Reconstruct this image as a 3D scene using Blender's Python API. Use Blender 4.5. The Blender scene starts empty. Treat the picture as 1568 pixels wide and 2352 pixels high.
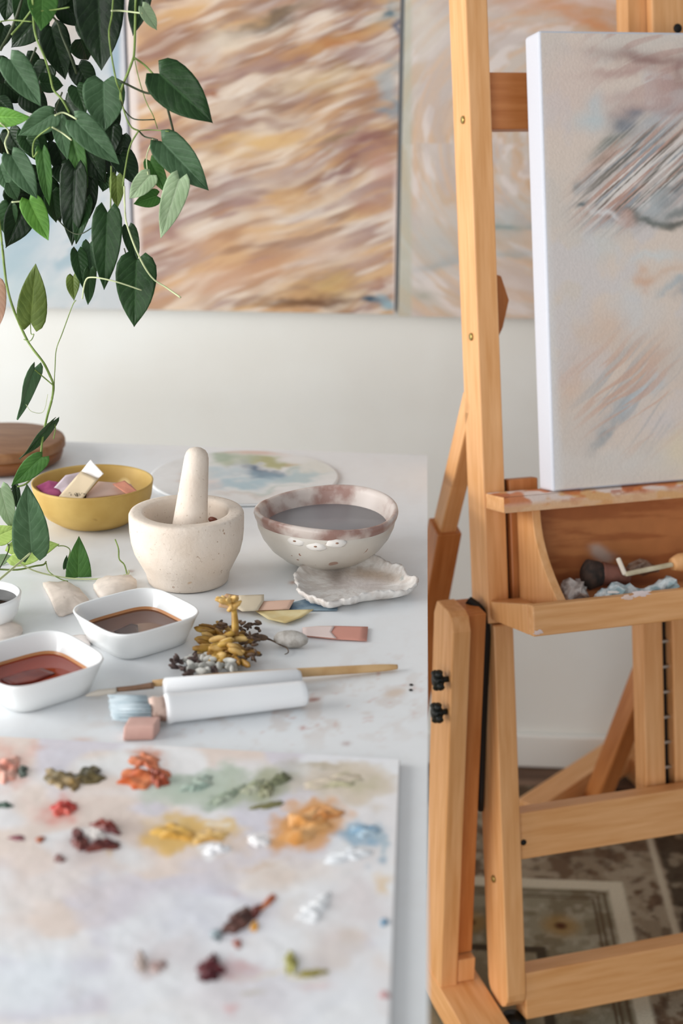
import bpy, bmesh, math, random
import numpy as np
from mathutils import Vector, Matrix
random.seed(7); np.random.seed(7)
S = bpy.context.scene
COL = S.collection

# ---------------------------------------------------------------- camera
F, W, HH = 3267.0, 1568, 2352
H = 1.29
PI_, YA, RO = math.radians(18.0), math.radians(-3.1), math.radians(0.5)
cf = np.array([math.sin(YA)*math.cos(PI_), math.cos(YA)*math.cos(PI_), -math.sin(PI_)])
cr = np.array([math.cos(YA), -math.sin(YA), 0.0]); cu = np.cross(cr, cf)
cr2 = math.cos(RO)*cr + math.sin(RO)*cu; cu2 = -math.sin(RO)*cr + math.cos(RO)*cu
CP = np.array([0, 0, H])
def ray(px, py): return cf + (px-W/2)/F*cr2 - (py-HH/2)/F*cu2
def onz(px, py, z=.75):
    d = ray(px, py); return Vector(CP + d*(z-H)/d[2])
def ony(px, py, y):
    d = ray(px, py); return Vector(CP + d*y/d[1])
def projA(P):
    v = P-CP; z = v@cf
    return W/2+F*(v@cr2)/z, HH/2-F*(v@cu2)/z
cam = bpy.data.cameras.new('camera'); camo = bpy.data.objects.new('camera', cam); COL.objects.link(camo)
M = Matrix.Identity(4)
for i in range(3):
    M[i][0] = cr2[i]; M[i][1] = cu2[i]; M[i][2] = -cf[i]; M[i][3] = CP[i]
camo.matrix_world = M
cam.sensor_fit = 'VERTICAL'; cam.sensor_height = 36; cam.sensor_width = 24; cam.lens = 36*F/HH
cam.clip_start = .05; cam.dof.use_dof = True; cam.dof.focus_distance = 1.50; cam.dof.aperture_fstop = 4.0
S.camera = camo
S.view_settings.view_transform = 'Standard'; S.view_settings.look = 'None'; S.view_settings.gamma = 1
S.view_settings.use_curve_mapping = False; S.view_settings.exposure = -0.06

# ---------------------------------------------------------------- helpers
def lin(c):
    a = np.asarray(c, dtype=float)/255.0
    return np.where(a <= .04045, a/12.92, ((a+.055)/1.055)**2.4)
def L4(c): return tuple(float(x) for x in lin(c))+(1.0,)

def mat(name, col, rough=.6, col2=None, scale=20, stretch=(1,1,1), bump=0, spec=.5, metal=0, lo=.4, hi=.6,
        detail=4, speck=None, trans=0, coat=0, ior=1.45, sub=0, bscale=None):
    m = bpy.data.materials.new(name); m.use_nodes = True
    nt = m.node_tree; N = nt.nodes; b = N['Principled BSDF']
    b.inputs['Roughness'].default_value = rough; b.inputs['Metallic'].default_value = metal
    b.inputs['Specular IOR Level'].default_value = spec; b.inputs['Transmission Weight'].default_value = trans
    b.inputs['Coat Weight'].default_value = coat; b.inputs['IOR'].default_value = ior
    b.inputs['Base Color'].default_value = L4(col)
    if sub: b.inputs['Subsurface Weight'].default_value = sub; b.inputs['Subsurface Scale'].default_value = .01
    tc = N.new('ShaderNodeTexCoord'); mp = N.new('ShaderNodeMapping'); mp.inputs['Scale'].default_value = stretch
    nt.links.new(tc.outputs['Object'], mp.inputs['Vector'])
    out = None
    if col2 is not None:
        n = N.new('ShaderNodeTexNoise'); n.inputs['Scale'].default_value = scale; n.inputs['Detail'].default_value = detail
        nt.links.new(mp.outputs[0], n.inputs['Vector'])
        r = N.new('ShaderNodeValToRGB'); r.color_ramp.elements[0].position = lo; r.color_ramp.elements[1].position = hi
        r.color_ramp.elements[0].color = L4(col); r.color_ramp.elements[1].color = L4(col2)
        nt.links.new(n.outputs['Fac'], r.inputs['Fac']); out = r.outputs['Color']
    if speck:
        for sc_, th, cc in speck:
            n = N.new('ShaderNodeTexNoise'); n.inputs['Scale'].default_value = sc_; n.inputs['Detail'].default_value = 1
            nt.links.new(tc.outputs['Object'], n.inputs['Vector'])
            r = N.new('ShaderNodeValToRGB'); r.color_ramp.elements[0].position = th; r.color_ramp.elements[1].position = th+.03
            nt.links.new(n.outputs['Fac'], r.inputs['Fac'])
            mx = N.new('ShaderNodeMix'); mx.data_type = 'RGBA'
            nt.links.new(r.outputs['Color'], mx.inputs['Factor'])
            if out: nt.links.new(out, mx.inputs['A'])
            else: mx.inputs['A'].default_value = L4(col)
            mx.inputs['B'].default_value = L4(cc); out = mx.outputs['Result']
    if out: nt.links.new(out, b.inputs['Base Color'])
    if bump:
        n = N.new('ShaderNodeTexNoise'); n.inputs['Scale'].default_value = bscale or scale; n.inputs['Detail'].default_value = 5
        nt.links.new(mp.outputs[0], n.inputs['Vector'])
        bp = N.new('ShaderNodeBump'); bp.inputs['Strength'].default_value = bump; bp.inputs['Distance'].default_value = .002
        nt.links.new(n.outputs['Fac'], bp.inputs['Height']); nt.links.new(bp.outputs['Normal'], b.inputs['Normal'])
    return m

def vmat(name, rough=.6, bump=.3, bscale=60, stretch=(1,1,1), spec=.4, fine=.0, coat=0):
    """paint material: pigment from the mesh's colour attribute plus fine noise"""
    m = bpy.data.materials.new(name); m.use_nodes = True
    nt = m.node_tree; N = nt.nodes; b = N['Principled BSDF']
    b.inputs['Roughness'].default_value = rough; b.inputs['Specular IOR Level'].default_value = spec
    b.inputs['Coat Weight'].default_value = coat
    a = N.new('ShaderNodeAttribute'); a.attribute_name = 'pigment'
    tc = N.new('ShaderNodeTexCoord'); mp = N.new('ShaderNodeMapping'); mp.inputs['Scale'].default_value = stretch
    nt.links.new(tc.outputs['Object'], mp.inputs['Vector'])
    n = N.new('ShaderNodeTexNoise'); n.inputs['Scale'].default_value = bscale; n.inputs['Detail'].default_value = 5
    nt.links.new(mp.outputs[0], n.inputs['Vector'])
    out = a.outputs['Color']
    if fine:
        mr = N.new('ShaderNodeMapRange'); mr.inputs['To Min'].default_value = 1-fine; mr.inputs['To Max'].default_value = 1+fine
        mr.inputs['From Min'].default_value = .3; mr.inputs['From Max'].default_value = .7
        nt.links.new(n.outputs['Fac'], mr.inputs['Value'])
        mx = N.new('ShaderNodeVectorMath'); mx.operation = 'SCALE'
        nt.links.new(out, mx.inputs[0]); nt.links.new(mr.outputs[0], mx.inputs['Scale']); out = mx.outputs[0]
    nt.links.new(out, b.inputs['Base Color'])
    bp = N.new('ShaderNodeBump'); bp.inputs['Strength'].default_value = bump; bp.inputs['Distance'].default_value = .002
    nt.links.new(n.outputs['Fac'], bp.inputs['Height']); nt.links.new(bp.outputs['Normal'], b.inputs['Normal'])
    return m

def tag(o, label=None, cat=None, group=None, kind=None):
    if label: o['label'] = label
    if cat: o['category'] = cat
    if group: o['group'] = group
    if kind: o['kind'] = kind
    return o

def thing(name, label, cat, loc=(0,0,0), group=None, mw=None):
    o = bpy.data.objects.new(name, None); COL.objects.link(o); o.empty_display_size = .02
    o.matrix_world = mw if mw is not None else Matrix.Translation(Vector(loc))
    return tag(o, label, cat, group)

WM = {}
def wmx(o):   # world matrix without a depsgraph update
    m = o.matrix_basis.copy(); p = o.parent
    while p: m = p.matrix_basis @ m; p = p.parent
    return m

def mk(name, verts, faces, m, parent=None, mw=None, smooth=False, label=None, origin=None, colors=None):
    """verts are in world space unless mw (the object's own world matrix) is given"""
    me = bpy.data.meshes.new(name)
    if mw is None:
        vs = [Vector(v) for v in verts]
        if origin is None:
            n = len(vs); origin = Vector((sum(v.x for v in vs)/n, sum(v.y for v in vs)/n, min(v.z for v in vs)))
        origin = Vector(origin); vs = [v-origin for v in vs]; mw = Matrix.Translation(origin)
    else: vs = verts
    me.from_pydata([tuple(v) for v in vs], [], faces); me.update()
    bm = bmesh.new(); bm.from_mesh(me); bmesh.ops.recalc_face_normals(bm, faces=bm.faces); bm.to_mesh(me); bm.free()
    if m: me.materials.append(m)
    if smooth:
        me.polygons.foreach_set('use_smooth', [True]*len(me.polygons))
    if colors is not None:
        ca = me.color_attributes.new('pigment', 'FLOAT_COLOR', 'POINT')
        arr = np.ones((len(vs), 4), dtype=np.float32); arr[:, :3] = colors
        ca.data.foreach_set('color', arr.ravel())
    o = bpy.data.objects.new(name, me); COL.objects.link(o)
    if parent: o.parent = parent; o.matrix_basis = wmx(parent).inverted() @ mw
    else: o.matrix_basis = mw
    if label: o['label'] = label
    return o

def bev(o, w=.002, seg=2):
    md = o.modifiers.new('bevel', 'BEVEL'); md.width = w; md.segments = seg; md.limit_method = 'ANGLE'; md.angle_limit = .6
    return o

BOXF = [(0,1,3,2),(4,6,7,5),(0,4,5,1),(2,3,7,6),(0,2,6,4),(1,5,7,3)]
def boxv(x0,x1,y0,y1,z0,z1): return [(x,y,z) for x in (x0,x1) for y in (y0,y1) for z in (z0,z1)]
def box(name, x0,x1,y0,y1,z0,z1, m, parent=None, b=.002, label=None):
    o = mk(name, boxv(x0,x1,y0,y1,z0,z1), BOXF, m, parent, label=label)
    return bev(o, b) if b else o

def lathe_vf(prof, n=48, cx=1.0, cy=1.0, close=False):
    vs, fs = [], []; k = len(prof)
    for i in range(n):
        a = 2*math.pi*i/n
        for r, z in prof: vs.append((r*math.cos(a)*cx, r*math.sin(a)*cy, z))
    for i in range(n):
        j = (i+1) % n
        for q in range(k-1): fs.append((i*k+q, j*k+q, j*k+q+1, i*k+q+1))
    fs.append([i*k for i in range(n)]); fs.append([i*k+k-1 for i in range(n)])
    return vs, fs
def lathe(name, prof, loc, m, parent=None, n=48, cx=1, cy=1, rot=None, label=None):
    vs, fs = lathe_vf(prof, n, cx, cy)
    mw = Matrix.Translation(Vector(loc)) @ (rot.to_4x4() if rot is not None else Matrix.Identity(4))
    return mk(name, vs, fs, m, parent, mw=mw, smooth=True, label=label)

def tube_vf(pts, rad, n=8):
    pts = [Vector(p) for p in pts]; vs, fs = [], []
    up = Vector((0,0,1))
    k = len(pts)
    for i, p in enumerate(pts):
        t = (pts[min(i+1,k-1)]-pts[max(i-1,0)]).normalized()
        a = t.cross(up)
        if a.length < .1: a = t.cross(Vector((1,0,0)))
        a.normalize(); b = t.cross(a)
        r = rad[i] if isinstance(rad, (list, tuple)) else rad
        for j in range(n):
            c = 2*math.pi*j/n; vs.append(p+a*math.cos(c)*r+b*math.sin(c)*r)
    for i in range(k-1):
        for j in range(n):
            q = (j+1) % n; fs.append((i*n+j, i*n+q, (i+1)*n+q, (i+1)*n+j))
    fs.append(list(range(n))); fs.append([(k-1)*n+j for j in range(n)])
    return vs, fs
def smoothpts(pts, sub=5):
    pts = [Vector(p) for p in pts]; out = []
    for i in range(len(pts)-1):
        p0 = pts[max(i-1,0)]; p1 = pts[i]; p2 = pts[i+1]; p3 = pts[min(i+2,len(pts)-1)]
        for s in range(sub):
            t = s/sub
            out.append(.5*((2*p1)+(p2-p0)*t+(2*p0-5*p1+4*p2-p3)*t*t+(3*p1-p0-3*p2+p3)*t**3))
    out.append(pts[-1]); return out
def tube(name, pts, rad, m, parent=None, n=8, sm=True, label=None):
    if sm:
        if isinstance(rad, (list, tuple)): rad = list(np.interp(np.linspace(0,1,(len(pts)-1)*5+1), np.linspace(0,1,len(rad)), rad))
        pts = smoothpts(pts)
    vs, fs = tube_vf(pts, rad, n); return mk(name, vs, fs, m, parent, smooth=True, label=label)

class MB:
    def __init__(s): s.v = []; s.f = []
    def add(s, vf):
        o = len(s.v); s.v += [tuple(q) for q in vf[0]]; s.f += [[i+o for i in f] for f in vf[1]]
    def build(s, name, m, parent=None, smooth=True, label=None): return mk(name, s.v, s.f, m, parent, smooth=smooth, label=label)
def ellipsoid(c, a, b, r1, r2, r3, n=8, k=6, noise=0):
    """a long axis vector, b side vector"""
    c = Vector(c); a = Vector(a).normalized(); b = (Vector(b)-a*Vector(b).dot(a)).normalized(); d = a.cross(b)
    vs, fs = [], []
    for i in range(1, k):
        t = math.pi*i/k
        for j in range(n):
            u = 2*math.pi*j/n; s = 1+random.uniform(-noise, noise)
            vs.append(c + a*math.cos(t)*r1*s + b*math.sin(t)*math.cos(u)*r2*s + d*math.sin(t)*math.sin(u)*r3*s)
    for i in range(k-2):
        for j in range(n): fs.append((i*n+j, i*n+(j+1)%n, (i+1)*n+(j+1)%n, (i+1)*n+j))
    vs.append(c+a*r1); vs.append(c-a*r1)
    for j in range(n): fs.append((j, (j+1)%n, (k-1)*n)); fs.append(((k-2)*n+j, (k-2)*n+(j+1)%n, (k-1)*n+1))
    return vs, fs

# ---------------------------------------------------------------- painting machinery (pigment on canvas)
class VN:
    def __init__(s, seed): s.t = np.random.RandomState(seed).rand(256, 256)
    def __call__(s, x, y):
        xi = np.floor(x).astype(int); yi = np.floor(y).astype(int); fx = x-xi; fy = y-yi
        fx = fx*fx*(3-2*fx); fy = fy*fy*(3-2*fy); t = s.t
        a = t[yi%256, xi%256]; b = t[yi%256, (xi+1)%256]; c = t[(yi+1)%256, xi%256]; d = t[(yi+1)%256, (xi+1)%256]
        return (a*(1-fx)+b*fx)*(1-fy)+(c*(1-fx)+d*fx)*fy
def fbm(vn, x, y, o=4):
    r = 0; a = .5; tot = 0
    for i in range(o): r = r+a*vn(x*2**i+17*i, y*2**i+31*i); tot += a; a *= .5
    return r/tot
def sst(x, a, b):
    t = np.clip((x-a)/(b-a), 0, 1); return t*t*(3-2*t)
def mix(C, col, k): return C*(1-k[..., None]) + lin(col)*k[..., None]
def blobs(C, X, Y, lst, wx=0, wy=0):
    """lst rows: x, y, rx, ry, angle(deg), colour, strength, hardness"""
    for (x, y, rx, ry, an, col, st, hd) in lst:
        a = math.radians(an); dx = X+wx-x; dy = Y+wy-y
        u = (dx*math.cos(a)+dy*math.sin(a))/rx; v = (-dx*math.sin(a)+dy*math.cos(a))/ry
        q = u*u+v*v
        C = mix(C, col, st*np.exp(-q**hd))
    return C

def grid(name, P00, P10, P01, nx, ny, fn, m, parent=None, label=None, zfn=None, gain=1.0):
    """flat sheet P00 + s*(P10-P00) + t*(P01-P00), pigment from fn(X, Y) at the photo position"""
    P00, P10, P01 = [np.array(p, dtype=float) for p in (P00, P10, P01)]
    s = np.linspace(0, 1, nx+1); t = np.linspace(0, 1, ny+1); Sg, Tg = np.meshgrid(s, t)
    P = P00 + Sg[..., None]*(P10-P00) + Tg[..., None]*(P01-P00)
    X, Y = projA(P)
    C = np.clip(fn(X, Y, Sg, Tg)*gain, .004, .93)
    if zfn is not None: P = P + zfn(X, Y, Sg, Tg)[..., None]*np.cross(P10-P00, P01-P00)/np.linalg.norm(np.cross(P10-P00, P01-P00))
    idx = np.arange((nx+1)*(ny+1)).reshape(ny+1, nx+1)
    fs = np.stack([idx[:-1,:-1], idx[:-1,1:], idx[1:,1:], idx[1:,:-1]], -1).reshape(-1, 4).tolist()
    o = mk(name, P.reshape(-1, 3).tolist(), fs, m, parent, smooth=True, label=label, colors=C.reshape(-1, 3))
    return o

# ---------------------------------------------------------------- materials
m_wall = mat('wall_paint', (224,227,224), .85, (219,220,215), 3, bump=.1, bscale=150)
m_base = mat('baseboard_paint', (226,226,221), .6)
m_wood = None
def woodmat(name, c1, c2, rough=.42):
    return mat(name, c1, rough, c2, 14, (9,9,.7), bump=.12, lo=.3, hi=.7, detail=6)
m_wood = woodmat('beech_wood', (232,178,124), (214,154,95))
m_wood2 = woodmat('beech_wood_shaded', (200,132,76), (178,108,54))  # beech copy with shade of inner and rear parts in its colour
m_brass = mat('brass_bolt', (170,150,90), .35, metal=.9)
m_steel = mat('steel', (190,185,175), .35, metal=.9)
m_black = mat('black_plastic', (18,24,22), .45)
m_blackr = mat('black_gap_shade', (22,18,14), .7)
m_vpaint = vmat('oil_paint', .6, .25, 300, (1,1,1), fine=.03)
m_vpal = vmat('palette_paint', .35, .12, 90, fine=.02)
m_vtab = vmat('table_paint', .42, .05, 60, fine=.01)
m_vrug = vmat('rug_wool', .95, .6, 300, fine=.12, spec=.1)
m_canvas = mat('canvas_side', (208,211,219), .85, bump=.2, bscale=400)
m_white = mat('white_lacquer', (235,237,238), .45)

# ================================================================ SETTING
WY = 2.4427
floor_m = mat('floor_boards', (112,84,64), .6, (86,62,46), 5, (1,8,1))
tag(box('floor', -3, 2.4, -1.2, WY+.1, -.1, 0, floor_m, b=0), kind='structure')
tag(box('wall_back', -3, 2.4, WY, WY+.12, 0, 2.6, m_wall, b=0), kind='structure')
bb = box('baseboard_back', -3, 2.4, WY-.014, WY, 0, .068, m_base, b=.004); tag(bb, kind='structure')

# rug
nA, nB, nC = VN(1), VN(2), VN(3)
RX1, RY1 = .405, 2.16      # right light line passes here
def rugfn(X, Y, s, t):
    rx = -1.2 + s*(0.62+1.2); ry = .9 + t*(2.36-.9)
    C = np.ones(X.shape+(3,))*lin((138,124,104))
    n1 = fbm(nA, rx*28, ry*28, 3); n2 = fbm(nB, rx*45, ry*45, 3); n3 = fbm(nC, rx*70, ry*70, 2)
    C = mix(C, (98,76,58), sst(n1, .5, .62)*.8)
    C = mix(C, (158,146,126), sst(n2, .52, .64)*.8)
    C = mix(C, (84,66,52), sst(n3, .6, .72)*.6)
    dr = .413-rx; df = 2.03-ry   # distances inwards from outer light line (right) and field band (far)
    dri = .352-rx
    inner = np.minimum(dri, df)
    # field inside the pale band
    fld = sst(inner, .0, .004)
    Cf = np.ones(X.shape+(3,))*lin((140,134,114))
    Cf = mix(Cf, (112,100,78), sst(n1, .5, .6)*.7); Cf = mix(Cf, (166,160,142), sst(n3, .55, .7)*.6)
    # medallion squares
    for (cx, cy, r_) in ((.24, 1.90, .022), (.10, 1.90, .022), (.24, 1.72, .022), (.1,1.72,.022)):
        q = np.hypot(rx-cx, ry-cy)/r_
        Cf = mix(Cf, (150,120,70), np.exp(-q**4*.3)*.8); Cf = mix(Cf, (84,52,34), np.exp(-(q*2.2)**4))
    C = C*(1-fld[..., None])+Cf*fld[..., None]
    C = mix(C, (196,188,168), sst(inner, .0, .003)*(1-sst(inner, .026, .029)))
    for o_ in (.034, .044, .052):
        C = mix(C, (84,66,48), sst(inner, o_-.0015, o_)*(1-sst(inner, o_+.003, o_+.0045))*.9)
    inn2 = np.minimum(.215-rx, 1.845-ry)
    C = mix(C, (64,54,42), sst(inn2, .0, .002)*(1-sst(inn2, .016, .018))*.9)
    C = mix(C, (150,140,116), sst(inn2, .018, .02)*.5)
    # outer border
    C = mix(C, (60,50,40), sst(-dr, .008, .012)*(.85-.5*sst(n2,.55,.66)))
    C = mix(C, (184,174,154), sst(-dr, -.006, -.003)*(1-sst(-dr, .005, .008)))
    far = ry
    C = mix(C, (176,166,146), sst(far, 2.235, 2.238)*(1-sst(far, 2.247, 2.25))*(dr>0))
    C = mix(C, (66,54,42), sst(far, 2.262, 2.266)*(.9-.4*sst(n1, .5, .6)))
    C = mix(C, (128,104,88), sst(far, 2.335, 2.34))
    return C
rug = grid('patterned_rug', (-1.2,.9,.012), (.62,.9,.012), (-1.2,2.36,.012), 480, 400, rugfn, m_vrug, gain=1.0)
rg = rug.modifiers.new('thick', 'SOLIDIFY'); rg.thickness = .011; rg.offset = -1
tag(rug, 'faded oriental rug with beige and brown borders lying on the floor', 'rug')

# ================================================================ TABLE
TB = thing('work_table', 'long white painted work table spattered with faint paint', 'table', (-.6, 1.1, 0))
def tabfn(X, Y, s, t):
    C = np.ones(X.shape+(3,))*lin((233,236,238))
    n = fbm(VN(11), X/38, Y/26, 4); n2 = fbm(VN(12), X/14, Y/9, 3)
    reg = np.exp(-(((X-640)/330)**2+((Y-1640)/70)**2)**1.2)
    reg2 = np.exp(-(((X-880)/90)**2+((Y-1560)/60)**2)**1.2)
    k = sst(n, .5, .66)*np.clip(reg+.7*reg2+.12, 0, 1)
    C = mix(C, (214,204,198), k*.6)
    C = mix(C, (206,172,164), sst(n2, .70, .8)*np.clip(reg+reg2, 0, 1)*.6)
    C = blobs(C, X, Y, [(720,1607,16,5,-8,(150,90,75),.8,2),(905,1592,26,9,-15,(214,196,180),.8,2),
        (695,1672,7,5,0,(190,130,120),.8,1),(795,1708,9,5,0,(176,150,146),.8,1),(225,1478,22,4,35,(205,150,130),.5,1),
        (20,1432,30,8,10,(222,208,196),.8,2),(300,1312,6,3,0,(150,110,90),.8,1),(672,1338,8,4,0,(190,150,130),.8,1),
        (190,1700,26,7,0,(226,196,186),.7,1),(250,1662,60,8,-5,(222,214,210),.6,1),(140,1530,90,12,0,(220,220,218),.4,1)])
    return C
TX0, TX1, TY0 = -1.0, .0155, .35
z0 = .7501
def tedge(x): return 1.928+(.0155-x)*.055
top = grid('tabletop_paint', (TX0,TY0,z0), (TX1,TY0,z0), (TX0,1.9275,z0), 340, 520, tabfn, m_vtab, TB, label='white painted surface')
slabv = [(TX0,TY0),(TX1,TY0),(TX1,tedge(TX1)),(TX0,tedge(TX0))]
vs = [(x,y,.724) for x,y in slabv]+[(x,y,.75) for x,y in slabv]
bev(mk('tabletop', vs, [(0,3,2,1),(4,5,6,7),(0,1,5,4),(1,2,6,5),(2,3,7,6),(3,0,4,7)], m_white, TB), .0015)
for lx, ly in ((-.06,.42),(-.06,1.85),(-.94,.42),(-.94,1.9)):
    box('leg', lx-.025, lx+.025, ly-.025, ly+.025, .0122, .724, m_white, TB)
box('apron', -.95, -.05, 1.84, 1.86, .64, .724, m_white, TB)
for px, py in ((944,1574),(943,1586)):
    p = onz(px, py); mk('paint_speck', *[[(p.x+.0018*math.cos(a), p.y+.0025*math.sin(a), .7506) for a in np.linspace(0,6.28,9)[:-1]], [list(range(8))]], m_blackr, TB, label='tiny dark speck of paint')

# ================================================================ PAINTINGS ON THE WALL
def streak(X, Y, ang, lx, ly, vn, o=3, warp=0, wn=None):
    a = math.radians(ang); U = X*math.cos(a)+Y*math.sin(a); V = -X*math.sin(a)+Y*math.cos(a)
    if warp: w = (fbm(wn or vn, X/170+5, Y/170+9, 2)-.5)*warp; V = V+w
    return fbm(vn, U/lx, V/ly, o)
def midfn(X, Y, s, t):
    C = np.ones(X.shape+(3,))*lin((204,184,164)); wn = VN(21)
    def st(seed, ang, lx, ly, lo, hi, col, k, warp=40):
        nonlocal C; C = mix(C, col, sst(streak(X, Y, ang, lx, ly, VN(seed), 3, warp, wn), lo, hi)*k)
    st(22,-20,220,80,.38,.64,(206,162,112),.8); st(23,-20,190,46,.44,.68,(222,208,192),.8)
    st(24,-26,160,36,.48,.72,(162,120,90),.8);   st(25,-16,200,50,.48,.72,(168,146,140),.75)
    st(26,-22,140,24,.52,.76,(136,96,72),.8);    st(27,-16,170,30,.5,.76,(206,164,108),.7)
    st(28,-20,120,24,.53,.77,(146,112,108),.7); st(29,-22,110,15,.53,.76,(228,218,206),.65)
    st(30,-26,80,11,.60,.74,(180,134,92),.4)
    wx = (fbm(VN(31), X/60, Y/30, 3)-.5)*70; wy = (fbm(VN(32), X/60, Y/30, 3)-.5)*50
    C = blobs(C, X, Y, [
        (390,110,60,60,0,(150,110,84),.6,1),(330,100,40,80,0,(156,118,96),.5,1),(520,90,70,35,-20,(222,210,190),.7,1),
        (640,40,90,16,-25,(92,80,66),.8,1),(580,50,60,10,-20,(110,92,70),.6,1),(800,10,50,14,-10,(120,80,60),.7,1),
        (780,95,60,14,-15,(176,112,56),.8,1),(690,120,80,12,-10,(190,140,80),.6,1),(840,120,70,22,0,(168,144,140),.6,1),
        (620,215,80,14,-15,(132,98,92),.8,1),(480,220,20,10,0,(150,92,56),.9,1),(560,290,130,14,-5,(140,104,92),.7,1),
        (560,330,140,20,-3,(214,176,110),.6,1),(740,190,110,26,-12,(212,186,138),.5,1),(860,220,50,50,0,(168,126,88),.6,1),
        (830,330,70,16,-20,(136,92,88),.8,1),(760,400,80,14,-28,(128,88,84),.8,1),(850,460,50,26,10,(160,110,98),.6,1),
        (880,380,40,40,0,(188,140,128),.5,1),(780,320,50,8,-25,(130,110,70),.7,1),(520,440,120,24,-20,(172,158,152),.5,1),
        (480,380,130,22,-12,(222,200,170),.6,1),(720,480,110,26,-20,(216,206,194),.6,1),(440,560,90,36,0,(180,136,106),.5,1),
        (400,540,30,14,0,(140,100,96),.6,1),(760,580,100,40,0,(216,192,172),.6,1),(520,640,130,26,-15,(206,166,138),.6,1),
        (640,600,110,12,-12,(190,142,104),.5,1),(780,660,60,30,0,(200,170,110),.7,1),(690,694,70,13,3,(86,56,34),.9,1),
        (745,692,80,10,0,(110,74,44),.7,1),(620,697,60,8,0,(150,110,66),.7,1),(870,640,60,12,-15,(160,108,78),.7,1),(860,655,30,8,-20,(140,90,84),.6,1),
        (845,686,24,9,0,(28,68,92),.95,1.5),(885,690,24,16,0,(120,166,184),.8,1.5),
        (895,30,26,26,0,(140,158,162),.7,1),(918,60,12,26,0,(60,80,110),.85,1),(885,30,8,14,0,(60,100,116),.8,1),
        (900,180,24,50,0,(150,170,178),.6,1),(905,240,16,30,0,(110,140,156),.7,1),(885,250,12,12,0,(110,140,156),.6,1)], wx, wy)
    C = mix(C, (222,212,206), (1-sst(X, 300+Y*.028, 316+Y*.028))*.9)
    C = mix(C, (222,208,202), sst(X, 897, 910)*sst(Y, 330, 480)*.8)
    return C
def leftfn(X, Y, s, t):
    C = np.ones(X.shape+(3,))*lin((206,216,222))
    n = streak(X, Y, -30, 120, 60, VN(41), 4, 100); C = mix(C, (168,194,206), sst(n, .46, .62)*.8)
    n = streak(X, Y, -40, 90, 40, VN(42), 4, 100); C = mix(C, (222,226,228), sst(n, .5, .62)*.8)
    C = blobs(C, X, Y, [(130,40,110,120,0,(208,194,182),.85,1.5),(80,220,90,60,0,(204,188,178),.6,1),(60,520,70,60,-30,(150,184,200),.8,1),
        (30,610,60,40,-20,(160,192,204),.7,1),(210,190,30,30,0,(190,206,216),.6,1),(265,150,14,90,0,(150,180,200),.8,1.5),
        (60,665,120,30,0,(196,216,220),.6,1)])
    C = mix(C, (226,226,230), sst(X, 272, 282)*.9)
    return C
def rightfn(X, Y, s, t):
    C = np.ones(X.shape+(3,))*lin((202,192,182)); wn = VN(51)
    R = np.hypot((X-1330), (Y-330)*1.15); A = np.arctan2(Y-330, X-1330)
    def sw(seed, lr, la, lo, hi, col, k):
        nonlocal C; C = mix(C, col, sst(fbm(VN(seed), R/lr+10, A*la+20+R/400, 4), lo, hi)*k)
    sw(52,30,3.0,.46,.62,(206,172,140),.55); sw(53,22,4,.52,.64,(220,212,208),.75); sw(54,16,4,.55,.66,(196,164,128),.5)
    sw(55,40,2.5,.52,.66,(190,178,172),.6); sw(57,10,3.5,.58,.68,(212,180,150),.5)
    wx = (fbm(VN(58), X/60, Y/30, 3)-.5)*60; wy = (fbm(VN(59), X/60, Y/30, 3)-.5)*40
    C = blobs(C, X, Y, [(1300,15,160,30,8,(204,142,98),.7,1),(1370,55,60,16,15,(206,140,90),.8,1),(1180,60,60,14,0,(206,160,124),.5,1),
        (1000,90,60,60,0,(212,204,196),.5,1),(1170,520,60,40,-10,(166,176,176),.8,1),(1170,525,50,8,-10,(120,140,136),.7,1),
        (1180,580,50,10,-5,(150,166,170),.6,1),(1000,560,70,50,-20,(180,182,178),.7,1),(1010,610,60,20,-20,(158,166,168),.7,1),
        (980,680,30,16,20,(150,152,136),.6,1),(1180,660,70,40,0,(198,182,172),.6,1),(960,30,30,40,0,(214,208,196),.7,1)], wx, wy)
    C = mix(C, (178,182,164), (1-sst(X, 940, 950))*.6)
    return C
def wall_canvas(label, xl, xr, yb, yt, fn, nx, ny, th=.03, side=m_canvas, gain=.94):
    t = thing('abstract_painting', label, 'painting', ((xl+xr)/2, WY-th/2, yb), 'abstract canvases hung on the back wall')
    bev(mk('stretcher', boxv(xl,xr,WY-th,WY,yb,yt), BOXF, side, t, label='plain canvas wrapped sides'), .002)
    grid('painted_face', (xl,WY-th-.0006,yb), (xr,WY-th-.0006,yb), (xl,WY-th-.0006,yt), nx, ny, fn, m_vpaint, t, gain=gain)
    return t
wall_canvas('pale blue and blush abstract painting, leftmost on the wall behind the vine', -1.1, -.491, .862, 1.62, leftfn, 260, 280, gain=.72)
wall_canvas('brown, ochre and mauve streaked abstract painting with a dark blue spot low right', -.486, -.0435, .862, 1.62, midfn, 400, 520)
wall_canvas('pale beige swirled abstract painting behind the wooden easel', -.0365, .62, .859, 1.62, rightfn, 420, 400)
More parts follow.
